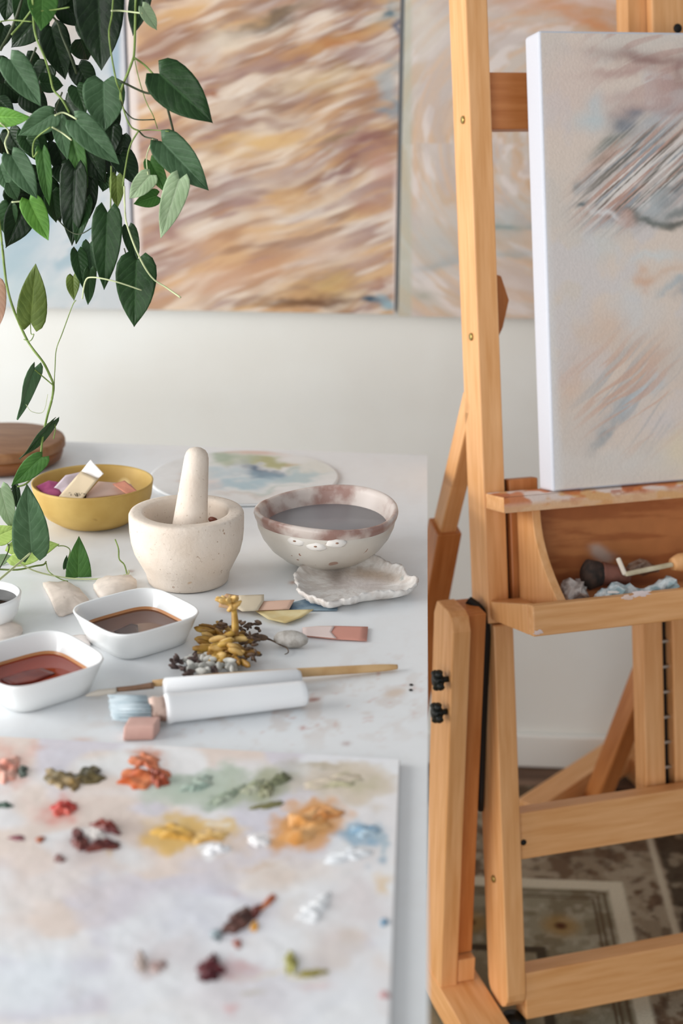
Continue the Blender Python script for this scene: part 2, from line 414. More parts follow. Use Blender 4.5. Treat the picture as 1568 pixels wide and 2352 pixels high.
# dark joint between the hung canvases: just the narrow gap left between their sides
# ================================================================ EASEL
ar, tl = math.radians(20), math.radians(11.5)
ed = Vector((math.cos(ar), math.sin(ar), 0)); eb = Vector((-math.sin(ar), math.cos(ar), 0)); ez = Vector((0,0,1))
ev = eb*math.sin(tl)+ez*math.cos(tl); en = eb*math.cos(tl)-ez*math.sin(tl)
EA = Vector((.1395, 1.6195, .08)); E0 = Vector((EA.x, EA.y, 0))
Meas = Matrix.Identity(4)
for i in range(3): Meas[i][0] = ed[i]; Meas[i][1] = eb[i]; Meas[i][2] = ez[i]; Meas[i][3] = E0[i]
def TI(u, v, w): return EA+ed*u+ev*v+en*w     # tilted frame
def FL(u, y, z): return E0+ed*u+eb*y+ez*z      # upright frame
ES = thing('studio_easel', 'beech wood studio easel with paint-marked tray standing on the rug', 'easel', mw=Meas)
def frame(o, x, y, z):   # matrix with columns x,y,z at o
    m = Matrix.Identity(4)
    for i in range(3): m[i][0] = x[i]; m[i][1] = y[i]; m[i][2] = z[i]; m[i][3] = o[i]
    return m
def tbox(name, u0,u1,v0,v1,w0,w1, m=None, parent=None, b=.002, along='v', label=None):
    """box in the tilted frame, object z axis along the grain"""
    m = m or m_wood
    c = TI((u0+u1)/2,(v0+v1)/2,(w0+w1)/2); du, dv, dw = (u1-u0)/2,(v1-v0)/2,(w1-w0)/2
    if along == 'v': mw = frame(c, ed, en, ev); vs = boxv(-du,du,-dw,dw,-dv,dv)
    else: mw = frame(c, en, ev, ed); vs = boxv(-dw,dw,-dv,dv,-du,du)
    o = mk(name, vs, BOXF, m, parent or ES, mw=mw, label=label); return bev(o, b)
def fbeam(name, p0, p1, du, dw, m=None, parent=None, side=None, b=.002, label=None):
    """beam from p0 to p1; du half width along side (default easel width axis), dw half depth"""
    z = (p1-p0); L = z.length; z = z/L; x = Vector(side or ed); x = (x-z*x.dot(z)).normalized(); y = z.cross(x)
    o = mk(name, boxv(-du,du,-dw,dw,0,L), BOXF, m or m_wood, parent or ES, mw=frame(p0, x, y, z), label=label); return bev(o, b)
EW = .50
for side in (0, 1):
    s = (lambda u: u) if side == 0 else (lambda u: EW-u)
    def rng(a, b): return (s(a), s(b)) if side == 0 else (s(b), s(a))
    # base skid
    a_, b_ = rng(-.068, -.004)
    c0 = FL((a_+b_)/2, -.025, .04); c1 = FL((a_+b_)/2, .72, .04)
    fbeam('skid', c0, c1, .032, .022, label='floor runner')
    lathe('rubber_foot', [(0,0),(.016,0),(.019,.004),(.019,.020),(.014,.028),(0,.030)], FL(s(.018), .018, .0122), m_black, ES, 20, label='black rubber foot')
    lathe('rubber_foot', [(0,0),(.014,0),(.016,.004),(.016,.014),(.012,.018),(0,.018)], FL(s(-.036), .66, .0005), m_black, ES, 20, label='black rubber foot')
    # leaning front leg with rounded ends
    prof = []
    for k in range(9):
        a = math.pi*k/8; prof.append((.034-.034*math.cos(a), -.02+.026*(1-math.sin(a))))
    for k in range(9):
        a = math.pi*k/8; prof.append((.034+.034*math.cos(a), .512+.002*math.sin(a)))
    a_, b_ = rng(.001, .029); n = len(prof)
    vs = [( -.014, w, v) for w, v in prof]+[(.014, w, v) for w, v in prof]
    fs = [list(range(n)), list(range(2*n-1, n-1, -1))]+[(i, (i+1)%n, n+(i+1)%n, n+i) for i in range(n)]
    bev(mk('front_leg', vs, fs, m_wood, ES, mw=frame(TI((a_+b_)/2,0,0), ed, en, ev)), .002)
    # mast
    a_, b_ = rng(-.006, .024)
    tbox('mast', a_, b_, .515, 1.62, 0, .056)
    for vv in (.885, 1.155, 1.36):
        pp = TI(a_-.0005 if side == 0 else b_+.0005, vv, .020)
        o = lathe('bolt', [(0,0),(.0048,0),(.0052,.001),(.004,.0022),(0,.0025)], pp, m_brass, ES, 12, rot=Matrix((en, ev, -ed if side == 0 else ed)).transposed(), label='small brass bolt head')
    for vv in (.16,):
        pp = TI(a_+.006, vv, .03)
        lathe('bolt', [(0,0),(.0048,0),(.0052,.001),(.004,.0022),(0,.0025)], pp, m_brass, ES, 12, rot=Matrix((en, ev, -ed if side == 0 else ed)).transposed(), label='small brass bolt head')
    # upright post on the skid, with chamfered top
    a_, b_ = rng(-.066, -.041)
    yb0, yb1, zt = .075, .145, .612
    pr = [(yb0,.058),(yb0,zt-.022),(yb0+.008,zt-.004),(yb0+.02,zt),(yb1-.01,zt),(yb1,zt-.02),(yb1,.058)]
    n = len(pr); vs = [(-.0125,y,z) for y,z in pr]+[(.0125,y,z) for y,z in pr]
    fs = [list(range(n)), list(range(2*n-1,n-1,-1))]+[(i,(i+1)%n,n+(i+1)%n,n+i) for i in range(n)]
    bev(mk('upright_post', vs, fs, m_wood, ES, mw=frame(FL((a_+b_)/2,0,0), ed, eb, ez)), .002)
    a_, b_ = rng(-.040, -.014)
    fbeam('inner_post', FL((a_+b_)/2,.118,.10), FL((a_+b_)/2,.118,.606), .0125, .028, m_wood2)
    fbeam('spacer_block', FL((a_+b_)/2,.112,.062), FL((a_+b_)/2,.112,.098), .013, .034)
    # knobs
    for kz in (.522, .476):
        kc = FL(s(-.080), .086, kz)
        kn = MB()
        kn.add(tube_vf([kc+ed*(.018 if side==0 else -.018), kc], .004, 10))
        kn.add(tube_vf([kc+ed*(.006 if side==0 else -.006), kc-ed*(.006 if side==0 else -.006)], .008, 12))
        for q in range(4):
            aa = math.pi/2*q+.35; dd = eb*math.cos(aa)+ez*math.sin(aa)
            kn.add(tube_vf([kc+dd*.004, kc+dd*.0145], .0048, 8))
        kn.build('knob', m_black, ES, label='black star knob')
    # rear telescoping prop
    u_ = s(.006)
    fbeam('rear_prop', FL(u_,.205,.86), FL(u_,.315,.62), .012, .016)
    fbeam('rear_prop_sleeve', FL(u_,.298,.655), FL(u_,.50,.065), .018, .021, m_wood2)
# dark curved tube put in for the shade between leg and post
tube('leg_gap_shade', [TI(-.024,.545,.022), TI(-.012,.53,.012), TI(-.0065,.50,.012), TI(-.0065,.40,.03), TI(-.007,.25,.05)], [.006,.0075,.0075,.0065,.004], m_blackr, ES, label='dark tube standing in for shade between leg and post')
# cross rails
tbox('cross_rail', .029, EW-.029, .190, .254, .006, .036, along='u')
tbox('base_rail', .029, EW-.029, -.034, .032, .004, .040, along='u')
# slight dowel hole
# centre mast
tbox('centre_mast', .236, .267, .19, 1.62, .040, .072)
tbox('centre_mast', .282, .314, .19, 1.62, .040, .072)
fb = tbox('ratchet_strip', .267, .282, .19, 1.55, .058, .066, m_blackr, label='dark ratchet channel')
for k in range(24):
    v_ = .27+k*.036
    tbox('ratchet_pin', .2672, .2818, v_, v_+.004, .050, .057, m_steel, b=.0005, label='bright ratchet pin')
tbox('sliding_mast', .262, .322, .70, 1.62, .022, .038)
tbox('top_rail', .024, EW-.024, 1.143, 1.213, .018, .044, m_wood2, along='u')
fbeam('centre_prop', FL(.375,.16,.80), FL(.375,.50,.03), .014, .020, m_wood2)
fbeam('floor_brace', FL(.235,.465,.060), FL(.66,.73,.060), .022, .028, side=ez.cross(Vector((.66-.235)*ed+(.72-.455)*eb)).normalized())
# small wing bracket behind the left mast
pr = [(0,.90),(.030,.895),(.040,.93),(.030,.962),(.006,.968),(0,.96)]
n = len(pr); vs = [(.024+u,0,v) for u,v in pr]+[(.024+u,.02,v) for u,v in pr]
vs[0] = (.024,0,.84); vs[n] = (.024,.02,.84)
fs = [list(range(n)), list(range(2*n-1,n-1,-1))]+[(i,(i+1)%n,n+(i+1)%n,n+i) for i in range(n)]
bev(mk('wing_bracket', vs, fs, m_wood2, ES, mw=frame(TI(0,0,.058), ed, en, ev)), .002)
# ledge with paint marks
def ledgefn(X, Y, s, t):
    C = np.ones(X.shape+(3,))*lin((218,170,118))
    n = fbm(VN(61), X/34, Y/16, 2); n2 = fbm(VN(62), X/44+4, Y/20, 2)
    k = 1-sst(Y-(1156-(X-1160)*.105), -2, 14)*.8
    C = mix(C, (226,208,198), sst(n, .38, .52)*k); C = mix(C, (204,118,62), sst(n2, .50, .60)*k*.9)
    C = mix(C, (176,96,62), sst(fbm(VN(63), X/20, Y/12, 2), .64, .72)*k*.7)
    return C
tbox('ledge', -.004, EW+.004, .6655, .6855, -.060, -.0005, along='u')
p = lambda u, v, w: TI(u, v, w)
grid('ledge_paint', p(-.0035,.6859,-.0602), p(EW,.6859,-.0602), p(-.0035,.6859,-.002), 260, 20, ledgefn, m_vpaint, ES, label='smears of dried paint')
grid('ledge_paint', p(-.0035,.6660,-.0604), p(EW,.6660,-.0604), p(-.0035,.6855,-.0604), 260, 14, ledgefn, m_vpaint, ES, label='smears of dried paint')
# side board beside the mast, dark strip added as the shade in the slot
tbox('side_slat', .031, .072, .530, .700, .004, .022, m_wood2)
tbox('slot_shadow_gap', .0245, .0305, .52, .70, .014, .018, m_blackr, b=.0005, label='black strip standing in for shade in the slot').name = 'slot_shade_strip'
# tray
tbox('tray_floor', -.003, EW, .524, .546, -.1215, .0, along='u')
tbox('tray_front', -.004, EW+.004, .524, .562, -.138, -.122, along='u')
vs = []
for u in (-.004, .006): vs += [(u,-.122,.524),(u,-.122,.5615),(u,-.006,.545),(u,-.006,.522)]
bev(mk('tray_side', [(-.005,y,z) for _,y,z in vs[:4]]+[(.005,y,z) for _,y,z in vs[4:]], [(0,1,2,3),(7,6,5,4),(0,4,5,1),(1,5,6,2),(2,6,7,3),(3,7,4,0)], m_wood, ES, mw=frame(TI(.001,0,0), ed, en, ev)), .001)
def backfn(X, Y, s, t):
    C = np.ones(X.shape+(3,))*lin((188,122,70))
    n = fbm(VN(64), X/120, Y/16, 4); C = mix(C, (164,98,52), sst(n, .4, .65))
    n = fbm(VN(65), X/18, Y/12, 3)
    C = blobs(C, X, Y, [(1375,1268,24,16,35,(196,178,166),.85,1.6),(1395,1282,20,14,0,(190,170,158),.7,1.4),(1350,1345,60,30,0,(110,66,48),.6,1),(1480,1340,90,24,0,(120,72,50),.5,1)], (n-.5)*14, (n-.5)*10)  # grey paint smears, then darker brown patches low on the panel
    return C
tbox('tray_back', .05, EW, .532, .665, -.008, .002, m_wood2, along='u')
grid('tray_back_paint', p(.052,.532,-.0086), p(EW-.002,.532,-.0086), p(.052,.665,-.0086), 200, 60, backfn, vmat('tray_back_wood', .5, .1, 60, fine=.05), ES, label='paint-smeared inner face of the tray, darker low down')
# curved side bracket
for u0 in (.038, EW-.05):
    pr = [(-.002,.532),(-.118,.532)]
    for k in range(10):
        t = k/9; v = .560+(.6655-.560)*t; w = -.118+.068*(1-(1-t)**2.0); pr.append((w, v))
    pr.append((-.002,.6655)); n = len(pr)
    vs = [(-.006,w,v) for w,v in pr]+[(.006,w,v) for w,v in pr]
    fs = [list(range(n)), list(range(2*n-1,n-1,-1))]+[(i,(i+1)%n,n+(i+1)%n,n+i) for i in range(n)]
    bev(mk('curved_bracket', vs, fs, m_wood, ES, mw=frame(TI(u0+.006,0,0), ed, en, ev)), .0015)
# screw holes
for (u,v,w) in ((.0305,.214,.0055),):
    o = lathe('screw', [(0,0),(.004,0),(.004,.001),(0,.001)], TI(u+.004,v,w), m_blackr, ES, 12, rot=Matrix((ed, ev, -en)).transposed(), label='dark screw hole')
lathe('screw', [(0,0),(.006,0),(.006,.001),(0,.001)], TI(.298,1.27,.0218), m_blackr, ES, 12, rot=Matrix((ed, ev, -en)).transposed(), label='dark screw hole')

# canvas on the easel
def cavfn(X, Y, s, t):
    C = np.ones(X.shape+(3,))*lin((212,202,192)); wn = VN(71)
    n = fbm(VN(72), X/110, Y/90, 4); C = mix(C, (222,206,192), sst(n, .45, .65)*.8)
    n = fbm(VN(73), X/90, Y/120, 4); C = mix(C, (210,204,202), sst(n, .5, .65)*.8)
    R = np.hypot(X-1600, (Y-420)); A = np.arctan2(Y-420, X-1600)
    up = sst(-Y, -300, -180)
    C = mix(C, (190,156,146), sst(fbm(VN(74), R/14, A*3+9, 3), .5, .64)*up*sst(X, 1300, 1420)*.55)
    wx = (fbm(VN(75), X/40, Y/40, 3)-.5)*46; wy = (fbm(VN(76), X/40, Y/40, 3)-.5)*46
    C = blobs(C, X, Y, [(1300,200,90,110,0,(216,196,186),.6,1),(1490,135,110,16,5,(146,112,106),.8,1),(1440,165,90,10,-5,(186,156,148),.7,1),(1530,200,30,60,0,(176,140,132),.6,1),(1480,250,90,16,-12,(180,150,144),.7,1),(1565,170,20,50,0,(140,104,100),.6,1),
        (1440,220,80,20,-10,(196,170,162),.6,1),(1550,255,40,10,-15,(160,112,104),.6,1),(1370,240,20,30,0,(196,204,206),.7,1),(1355,275,30,22,0,(190,206,210),.7,1),
        (1430,290,34,26,-20,(84,100,118),.85,1.2),(1400,330,50,14,-25,(92,100,82),.85,1.2),(1460,265,20,12,0,(110,118,132),.7,1),
        (1380,365,24,10,-20,(110,110,84),.7,1),(1500,290,50,20,-35,(170,182,190),.7,1),(1330,425,10,14,0,(130,150,154),.7,1)], wx*.6, wy*.6)
    # knife streaks at 42 degrees
    reg = np.exp(-((((X-1470)*math.cos(.66)-(Y-400)*math.sin(.66))/165)**2+(((X-1470)*math.sin(.66)+(Y-400)*math.cos(.66))/95)**2)**2.2)
    q1 = streak(X, Y, -42, 190, 9, VN(77), 3); q2 = streak(X, Y, -42, 150, 5, VN(78), 2); q3 = streak(X, Y, -42, 120, 14, VN(79), 3)
    C = mix(C, (186,176,172), reg*.7); C = mix(C, (150,156,162), sst(q3, .48, .6)*reg*.9); C = mix(C, (190,148,130), sst(q1, .54, .64)*reg*.85)
    C = mix(C, (92,92,84), sst(q2, .56, .66)*reg*.8); C = mix(C, (232,226,220), sst(streak(X, Y, -42, 200, 4.5, VN(80), 2), .56, .66)*reg*.85)
    C = blobs(C, X, Y, [(1500,500,60,12,8,(90,98,92),.85,1.2),(1550,480,40,14,-10,(110,118,116),.8,1.2),(1555,510,40,10,0,(74,80,74),.8,1.2),
        (1440,505,30,14,-10,(190,150,134),.7,1.2),(1520,455,60,14,-35,(96,106,110),.6,1.2),(1345,460,10,8,-45,(80,96,100),.9,1.2),
        (1400,490,40,8,30,(226,226,226),.7,1),(1505,470,30,20,0,(196,204,206),.5,1),
        (1475,640,26,18,0,(212,168,136),.75,1.4),(1530,620,40,10,-20,(214,186,164),.6,1.2),(1550,650,50,12,-35,(170,184,190),.7,1.2),
        (1570,670,20,20,0,(130,146,156),.6,1),(1380,560,50,30,0,(206,210,208),.6,1),(1450,720,50,60,-30,(206,214,218),.7,1),(1500,590,60,12,-10,(206,216,218),.6,1),
        (1390,760,70,60,-40,(216,190,170),.7,1),(1500,830,60,60,-30,(214,190,172),.6,1),(1320,880,30,70,20,(214,186,166),.7,1),
        (1390,960,50,90,35,(208,190,178),.5,1),(1430,930,80,16,-50,(160,174,182),.75,1),(1390,1000,40,10,-55,(150,160,164),.7,1),
        (1480,900,60,18,-45,(186,200,208),.7,1),(1560,1040,50,50,0,(226,212,182),.7,1),(1450,1060,100,30,0,(216,212,206),.6,1),
        (1300,1080,50,40,0,(214,208,202),.6,1),(1520,960,60,30,-30,(212,206,206),.6,1)], wx, wy)
    lr = np.exp(-(((X-1440)/130)**2+((Y-900)/120)**2)**1.5)
    C = mix(C, (176,176,176), sst(streak(X, Y, -52, 150, 8, VN(81), 2, 60), .6, .7)*lr*.6)
    C = mix(C, (206,164,140), sst(streak(X, Y, -45, 140, 9, VN(82), 2, 60), .6, .7)*lr*.6)
    C = mix(C, (222,222,222), (1-sst(X, 1222+(Y-70)*.051, 1250+(Y-70)*.051))*.7)
    return C
def cavz(X, Y, s, t):
    reg = np.exp(-(((X-1480)/150)**2+((Y-400)/120)**2)**2)
    return (fbm(VN(80), X*math.cos(.73)/200-Y*math.sin(.73)/200+0*X, (X*math.sin(.73)+Y*math.cos(.73))/5, 2)-.5)*.0012*reg
CV = thing('canvas_on_easel', 'white-edged canvas with pale blush painting resting on the easel ledge', 'painting', TI(.3,.6862,-.03))
v0, v1, u0, u1, w0, w1 = .6864, 1.249, .066, .80, -.053, -.012
c = TI((u0+u1)/2,(v0+v1)/2,(w0+w1)/2); du,dv,dw = (u1-u0)/2,(v1-v0)/2,(w1-w0)/2
bev(mk('stretched_canvas', boxv(-du,du,-dw,dw,-dv,dv), BOXF, m_canvas, CV, mw=frame(c, ed, en, ev), label='clean white canvas edge'), .004, 3)
grid('painted_face', TI(u0+.003,v0+.003,w0-.0008), TI(u1,v0+.003,w0-.0008), TI(u0+.003,v1-.003,w0-.0008), 560, 500, cavfn, m_vpaint, CV, gain=1.10)

# ---- things lying in the tray
TZ = .532
def tp(px, py, lift=.0):   # point on the tray floor (tilted plane) seen at a photo position
    o = TI(0, TZ+lift, 0); d = Vector(ray(px, py)); c = Vector(CP); return c+d*((o-c).dot(ev)/d.dot(ev))
def crumple(name, label, cat, pts, r, col, group=None, seed=0, cap=None, rough=.5, metal=0):
    rs = random.Random(seed); P = smoothpts(pts, 5); vs, fs = [], []; n = 14
    for i, q in enumerate(P):
        t = (P[min(i+1,len(P)-1)]-P[max(i-1,0)]).normalized(); a = t.cross(ev).normalized(); b = ev
        k = i/(len(P)-1); rr = r*(.75+.35*math.sin(k*9+seed)); fl = .55+.3*rs.random()
        for j in range(n):
            c_ = 2*math.pi*j/n; s_ = 1+rs.uniform(-.28,.28)
            vs.append(q+a*math.cos(c_)*rr*s_+b*(math.sin(c_)*rr*fl*s_+rr*.55))
    for i in range(len(P)-1):
        for j in range(n): fs.append((i*n+j, i*n+(j+1)%n, (i+1)*n+(j+1)%n, (i+1)*n+j))
    fs.append(list(range(n))); fs.append([(len(P)-1)*n+j for j in range(n)])
    m = mat(name+'_skin', col[0], rough, col[1], 70, lo=.42, hi=.58, metal=metal)
    o = mk(name, vs, fs, m, smooth=False); tag(o, label, cat, group); return o
crumple('paint_tube', 'crumpled grey paint tube at the left end of the easel tray', 'paint tube', [TI(.058,.5465,-.085),TI(.078,.549,-.075),TI(.100,.560,-.055)], .018, ((204,196,190),(134,122,116)), 'crumpled tubes in the easel tray', 3)
crumple('paint_tube', 'bluish white crumpled paint tube nearest the tray front', 'paint tube', [TI(.096,.551,-.103),TI(.128,.551,-.103),TI(.165,.553,-.101),TI(.205,.553,-.099)], .0155, ((216,224,226),(144,168,174)), 'crumpled tubes in the easel tray', 5)
crumple('paint_tube', 'grey brown squeezed tube lying deep in the tray behind the brushes', 'paint tube', [TI(.150,.565,-.035),TI(.18,.568,-.035),TI(.22,.568,-.035)], .013, ((158,138,122),(104,78,62)), 'crumpled tubes in the easel tray', 8)
JR = thing('round_mop_brush', 'dark round mop brush with reddish brown handle in the tray', 'brush', tp(1365,1362,.0))
a0, a1, a2 = TI(.095,.580,-.070), TI(.120,.580,-.072), TI(.155,.573,-.080)
tube('bristle_head', [a0, a0.lerp(a1,.35), a1], [.009,.020,.015], mat('dark_bristle', (34,26,22), .8, (60,44,36), 90), JR, 14)
tube('handle', [a1, a1.lerp(a2,.5), a2], [.0155,.014,.010], mat('red_brown_handle', (124,78,64), .45, (96,56,44), 30), JR, 14)
PK = thing('palette_knife', 'pale wooden stirring stick with bent end lying across the tray', 'stick', tp(1440,1352,.02))
k0, k1, k2 = TI(.136,.601,-.088), TI(.143,.580,-.092), TI(.214,.585,-.085)
PK.name = 'stirring_stick'
fbeam('shaft', k1, k2, .0035, .003, mat('pale_stick', (214,204,176), .6, (186,172,140), 40), PK, side=ed.cross(ev))
fbeam('bent_end', k0, k1+(k1-k0)*.05, .003, .0022, mat('pale_stick_b', (222,212,196), .6), PK, side=ev)
tube('grip', [k2, TI(.226,.586,-.083), TI(.245,.586,-.08)], [.008,.012,.012], m_wood, PK, 12, label='tan wooden grip')
# tray front paint splashes
def splash(px, py, rx, ry, col, lab, seed):
    rs = random.Random(seed); n = 18; o = TI(0,0,-.1384); d = Vector(ray(px,py)); c = Vector(CP); q = c+d*((o-c).dot(en)/d.dot(en)); vs = []
    for k in range(n):
        a = 2*math.pi*k/n; s_ = 1+rs.uniform(-.35,.35); vs.append(q+ed*math.cos(a)*rx*s_+ev*math.sin(a)*ry*s_)
    return mk('paint_splash', vs+[q-en*.001], [(k,(k+1)%n,n) for k in range(n)], mat('splash_'+str(seed), col, .5), ES, label=lab, smooth=True)
splash(1470,1364,.013,.004,(228,212,208),'pinkish white splash of paint',1); splash(1440,1372,.008,.003,(226,200,186),'pinkish white splash of paint',2)
splash(1236,1452,.006,.003,(226,206,200),'pinkish white splash of paint',3); splash(1408,1360,.008,.002,(224,216,210),'pinkish white splash of paint',4)


# ================================================================ THINGS ON THE TABLE
T = .7504
# ---- mortar and pestle
m_stone = mat('speckled_stone', (228,216,203), .75, (218,203,187), 26, bump=.25, bscale=220, lo=.35, hi=.65,
              speck=[(190,.745,(176,150,130)), (60,.775,(196,160,124)), (330,.70,(204,188,172))])
mc = onz(432, 1333); mc.z = T
MT = thing('mortar', 'cream speckled stone mortar bowl holding a pestle on the table', 'mortar', mc)
R0, HM = .0605, .078
prof = [(0,0),(.039,0),(.0425,.0015),(.0435,.005),(.0445,.011),(.0500,.022),(.0560,.034),(.0590,.046),(.0602,.058),(.0605,.070),(.0603,.0750),(.0590,.0775),(.0555,.0782),(.0475,.0784),(.0448,.0772),(.0432,.073),(.0418,.058),(.037,.040),(.030,.026),(.016,.019),(0,.017)]
lathe('bowl', prof, mc, m_stone, MT, 72)
pe0 = mc+Vector((.000,-.010,.0215)); pt = ony(452, 1044, (mc.y+.012))
ax = (pt-pe0); Lp = ax.length; az = ax.normalized(); axx = az.orthogonal().normalized(); ayy = az.cross(axx)
PS = thing('pestle', 'cream stone pestle standing upright inside the mortar', 'pestle', pe0)
pp = [(0,0),(.010,.001),(.0165,.005),(.0195,.012),(.0203,.022)]+[(.0203-.0072*t_**.9, .022+(Lp-.030)*t_) for t_ in (.15,.35,.55,.75,.9,1)]+[(.0126,Lp-.003),(.0112,Lp+.002),(.0085,Lp+.0055),(.004,Lp+.0075),(0,Lp+.008)]
lathe('grinding_rod', pp, pe0, m_stone, PS, 40, rot=Matrix((axx, ayy, az)).transposed())
sp = mc+Vector((.0228,.0325,.0575))
b_ = MB(); b_.add(ellipsoid(sp, (1,-.6,0), (0,0,1), .0058, .0035, .003))
tag(b_.build('dried_berry', mat('berry', (120,66,48), .5)), 'tiny red-brown dried berry stuck to the inner wall of the stone mortar', 'berry')

# ---- pottery bowl with grey water
m_pot = mat('glazed_pottery', (224,219,210), .35, (208,201,190), 12, bump=.15, bscale=60, lo=.35, hi=.65,
            speck=[(44,.735,(176,146,130)), (140,.74,(160,112,92))])
m_rim = mat('rust_glaze', (212,200,192), .35, (158,124,114), 30, lo=.44, hi=.62, detail=5, bump=.1)
bc = onz(747, 1288); bc.z = T
BW = thing('pottery_bowl', 'hand-thrown white pottery bowl with rusty rim full of grey water', 'bowl', bc)
vs, fs = lathe_vf([(0,.0),(.028,0),(.036,.002),(.048,.008),(.0610,.019),(.0695,.031),(.0745,.043),(.0757,.0505),(.0750,.0520)], 72, 1, 1)
def wob(v, k=1):
    a = math.atan2(v[1], v[0]); s_ = 1+.014*math.sin(2*a+.6)*k+.008*math.sin(3*a+1.2)
    return (v[0]*s_*1.0, v[1]*s_*1.06, v[2]*(1+.05*math.sin(a*2-.4)*(v[2]/.058)))
mk('body', [wob(v) for v in vs], fs[:-1], m_pot, BW, mw=Matrix.Translation(bc), smooth=True)
vs, fs = lathe_vf([(.0758,.0505),(.0776,.0545),(.0786,.0585),(.0780,.0615),(.0755,.0625),(.0728,.0608),(.0712,.056),(.0690,.048),(.0655,.040),(.056,.028),(0,.020)], 72)
mk('rim', [wob(v) for v in vs], fs[:-2], m_rim, BW, mw=Matrix.Translation(bc), smooth=True, label='rust-stained rim and inner glaze')
m_water = mat('grey_paint_water', (156,156,160), .3, (150,150,155), 10, spec=.25)
vs, fs = lathe_vf([(0,.0430),(.0668,.0430),(.0672,.0424),(.058,.034),(0,.030)], 64)
mk('paint_water', [wob(v) for v in vs], fs, m_water, BW, mw=Matrix.Translation(bc), smooth=True, label='cloudy grey paint water')
for k, (px, py) in enumerate(((692,1241),(719,1249),(746,1241))):
    th = math.radians(-90+(-17+17*k)-4); rr = .0722+.001*(k!=1); q = bc+Vector((rr*math.cos(th), rr*1.06*math.sin(th), .0475-.004*(k==1)))
    b_ = MB(); b_.add(ellipsoid(q, (math.sin(-th), math.cos(th), 0), (0,0,1), .0112, .0056, .0042, 14, 8, .10)); b_.build('clay_pellet', mat('white_slip', (238,234,228), .4), BW, label='small white pressed clay pellet')
    b_ = MB(); b_.add(ellipsoid(q+Vector((math.cos(th),math.sin(th),.2))*.0042, (math.sin(-th), math.cos(th), 0), (0,0,1), .0017, .0010, .0009, 8, 6)); b_.build('pinch_mark', mat('rust_dot', (158,124,104), .5), BW, label='rusty dot pressed into the clay')

# ---- yellow bowl with paper scraps
yc = onz(217, 1199); yc.z = T
m_yel = mat('worn_yellow_glaze', (204,172,100), .6, (180,146,74), 16, bump=.2, bscale=60, lo=.35, hi=.65, metal=0,
            speck=[(40,.70,(150,116,54)), (14,.72,(218,194,136))])
YB = thing('yellow_bowl', 'shallow mustard yellow bowl filled with paper scraps behind the vine', 'bowl', yc)
lathe('bowl_wall', [(0,.0),(.030,.0),(.044,.003),(.057,.012),(.0655,.024),(.0690,.034),(.0710,.048),(.0715,.0510),(.0700,.0515),(.0685,.049),(.0665,.036),(.062,.024),(.052,.014),(.035,.008),(0,.006)], yc, m_yel, YB, 72)

def card(name, label, cat, corners, col, th=.0007, group=None, bend=.0, parent=None, col2=None, rough=.75, m=None):
    """thin sheet through 3-D corner points (>=3), gently bent upwards in the middle"""
    P = [Vector(c) for c in corners]; n = len(P); c = sum(P, Vector())/n
    nr = Vector((0,0,0))
    for i in range(n): nr += (P[i]-c).cross(P[(i+1)%n]-c)
    nr.normalize()
    if nr.z < 0: nr = -nr
    vs, fs = [], []
    K = 4
    for k in range(K):
        t = 1-k/K
        for i in range(n):
            for j in range(4):
                q = P[i].lerp(P[(i+1)%n], j/4); q = c+(q-c)*t + nr*bend*(1-t*t)
                vs.append(q)
    m_ = n*4
    vs.append(c+nr*bend)
    for k in range(K-1):
        for i in range(m_): fs.append((k*m_+i, k*m_+(i+1)%m_, (k+1)*m_+(i+1)%m_, (k+1)*m_+i))
    for i in range(m_): fs.append(((K-1)*m_+i, (K-1)*m_+(i+1)%m_, K*m_))
    o = mk(name, vs, fs, m or mat(name+'_sheet', col, rough, col2, 40, lo=.4, hi=.6) , parent, smooth=True)
    sm = o.modifiers.new('thick', 'SOLIDIFY'); sm.thickness = th; sm.offset = 0
    if label: o['label'] = label
    if cat: tag(o, None, cat, group)
    return o
def yz(px, py, z): return onz(px, py, T+z)
g = 'paper scraps in the yellow bowl'
card('paper_scrap', 'pink blush paper scrap at the right of the yellow bowl', 'paper', [yz(190,1146,.044),yz(226,1106,.052),yz(300,1112,.050),yz(316,1132,.042)], (226,196,182), group=g, bend=.001)
card('paper_scrap', 'salmon pink paper edge poking out at the right rim inside the yellow bowl', 'paper', [yz(258,1112,.0530),yz(286,1104,.056),yz(318,1130,.0480),yz(290,1134,.048)], (208,140,116), group=g)
card('paper_scrap', 'lilac white paper strip leaning across the yellow bowl', 'paper', [yz(104,1142,.042),yz(160,1150,.040),yz(204,1080,.060),yz(150,1092,.060)], (222,206,214), group=g)
card('paper_scrap', 'cream card scrap slanting through the middle of the yellow bowl', 'paper', [yz(134,1142,.046),yz(186,1150,.044),yz(226,1100,.061),yz(186,1082,.065)], (224,204,172), group=g)
card('paper_scrap', 'white square paper scrap sticking up highest in the yellow bowl', 'paper', [yz(186,1084,.0625),yz(208,1056,.074),yz(238,1088,.066),yz(218,1106,.056)], (238,234,230), group=g)
mg = card('petal', 'crumpled magenta petal at the left inside the yellow bowl', 'petal', [yz(82,1118,.048),yz(112,1104,.053),yz(136,1108,.051),yz(142,1138,.044),yz(110,1146,.042)], (140,50,96), bend=.003, col2=(176,84,126))
b_ = MB()
for k in range(26): 
    q = yz(156+random.uniform(0,42), 1146-random.uniform(0,6), .044); b_.add(tube_vf([q, q+Vector((random.uniform(-.002,.002),random.uniform(-.003,.003),.006))], [.0006,.0003], 5))
tag(b_.build('dried_bristle_tuft', mat('dark_tuft', (50,40,26), .8)), 'dark bristly tuft under the cream card in the yellow bowl', 'tuft')

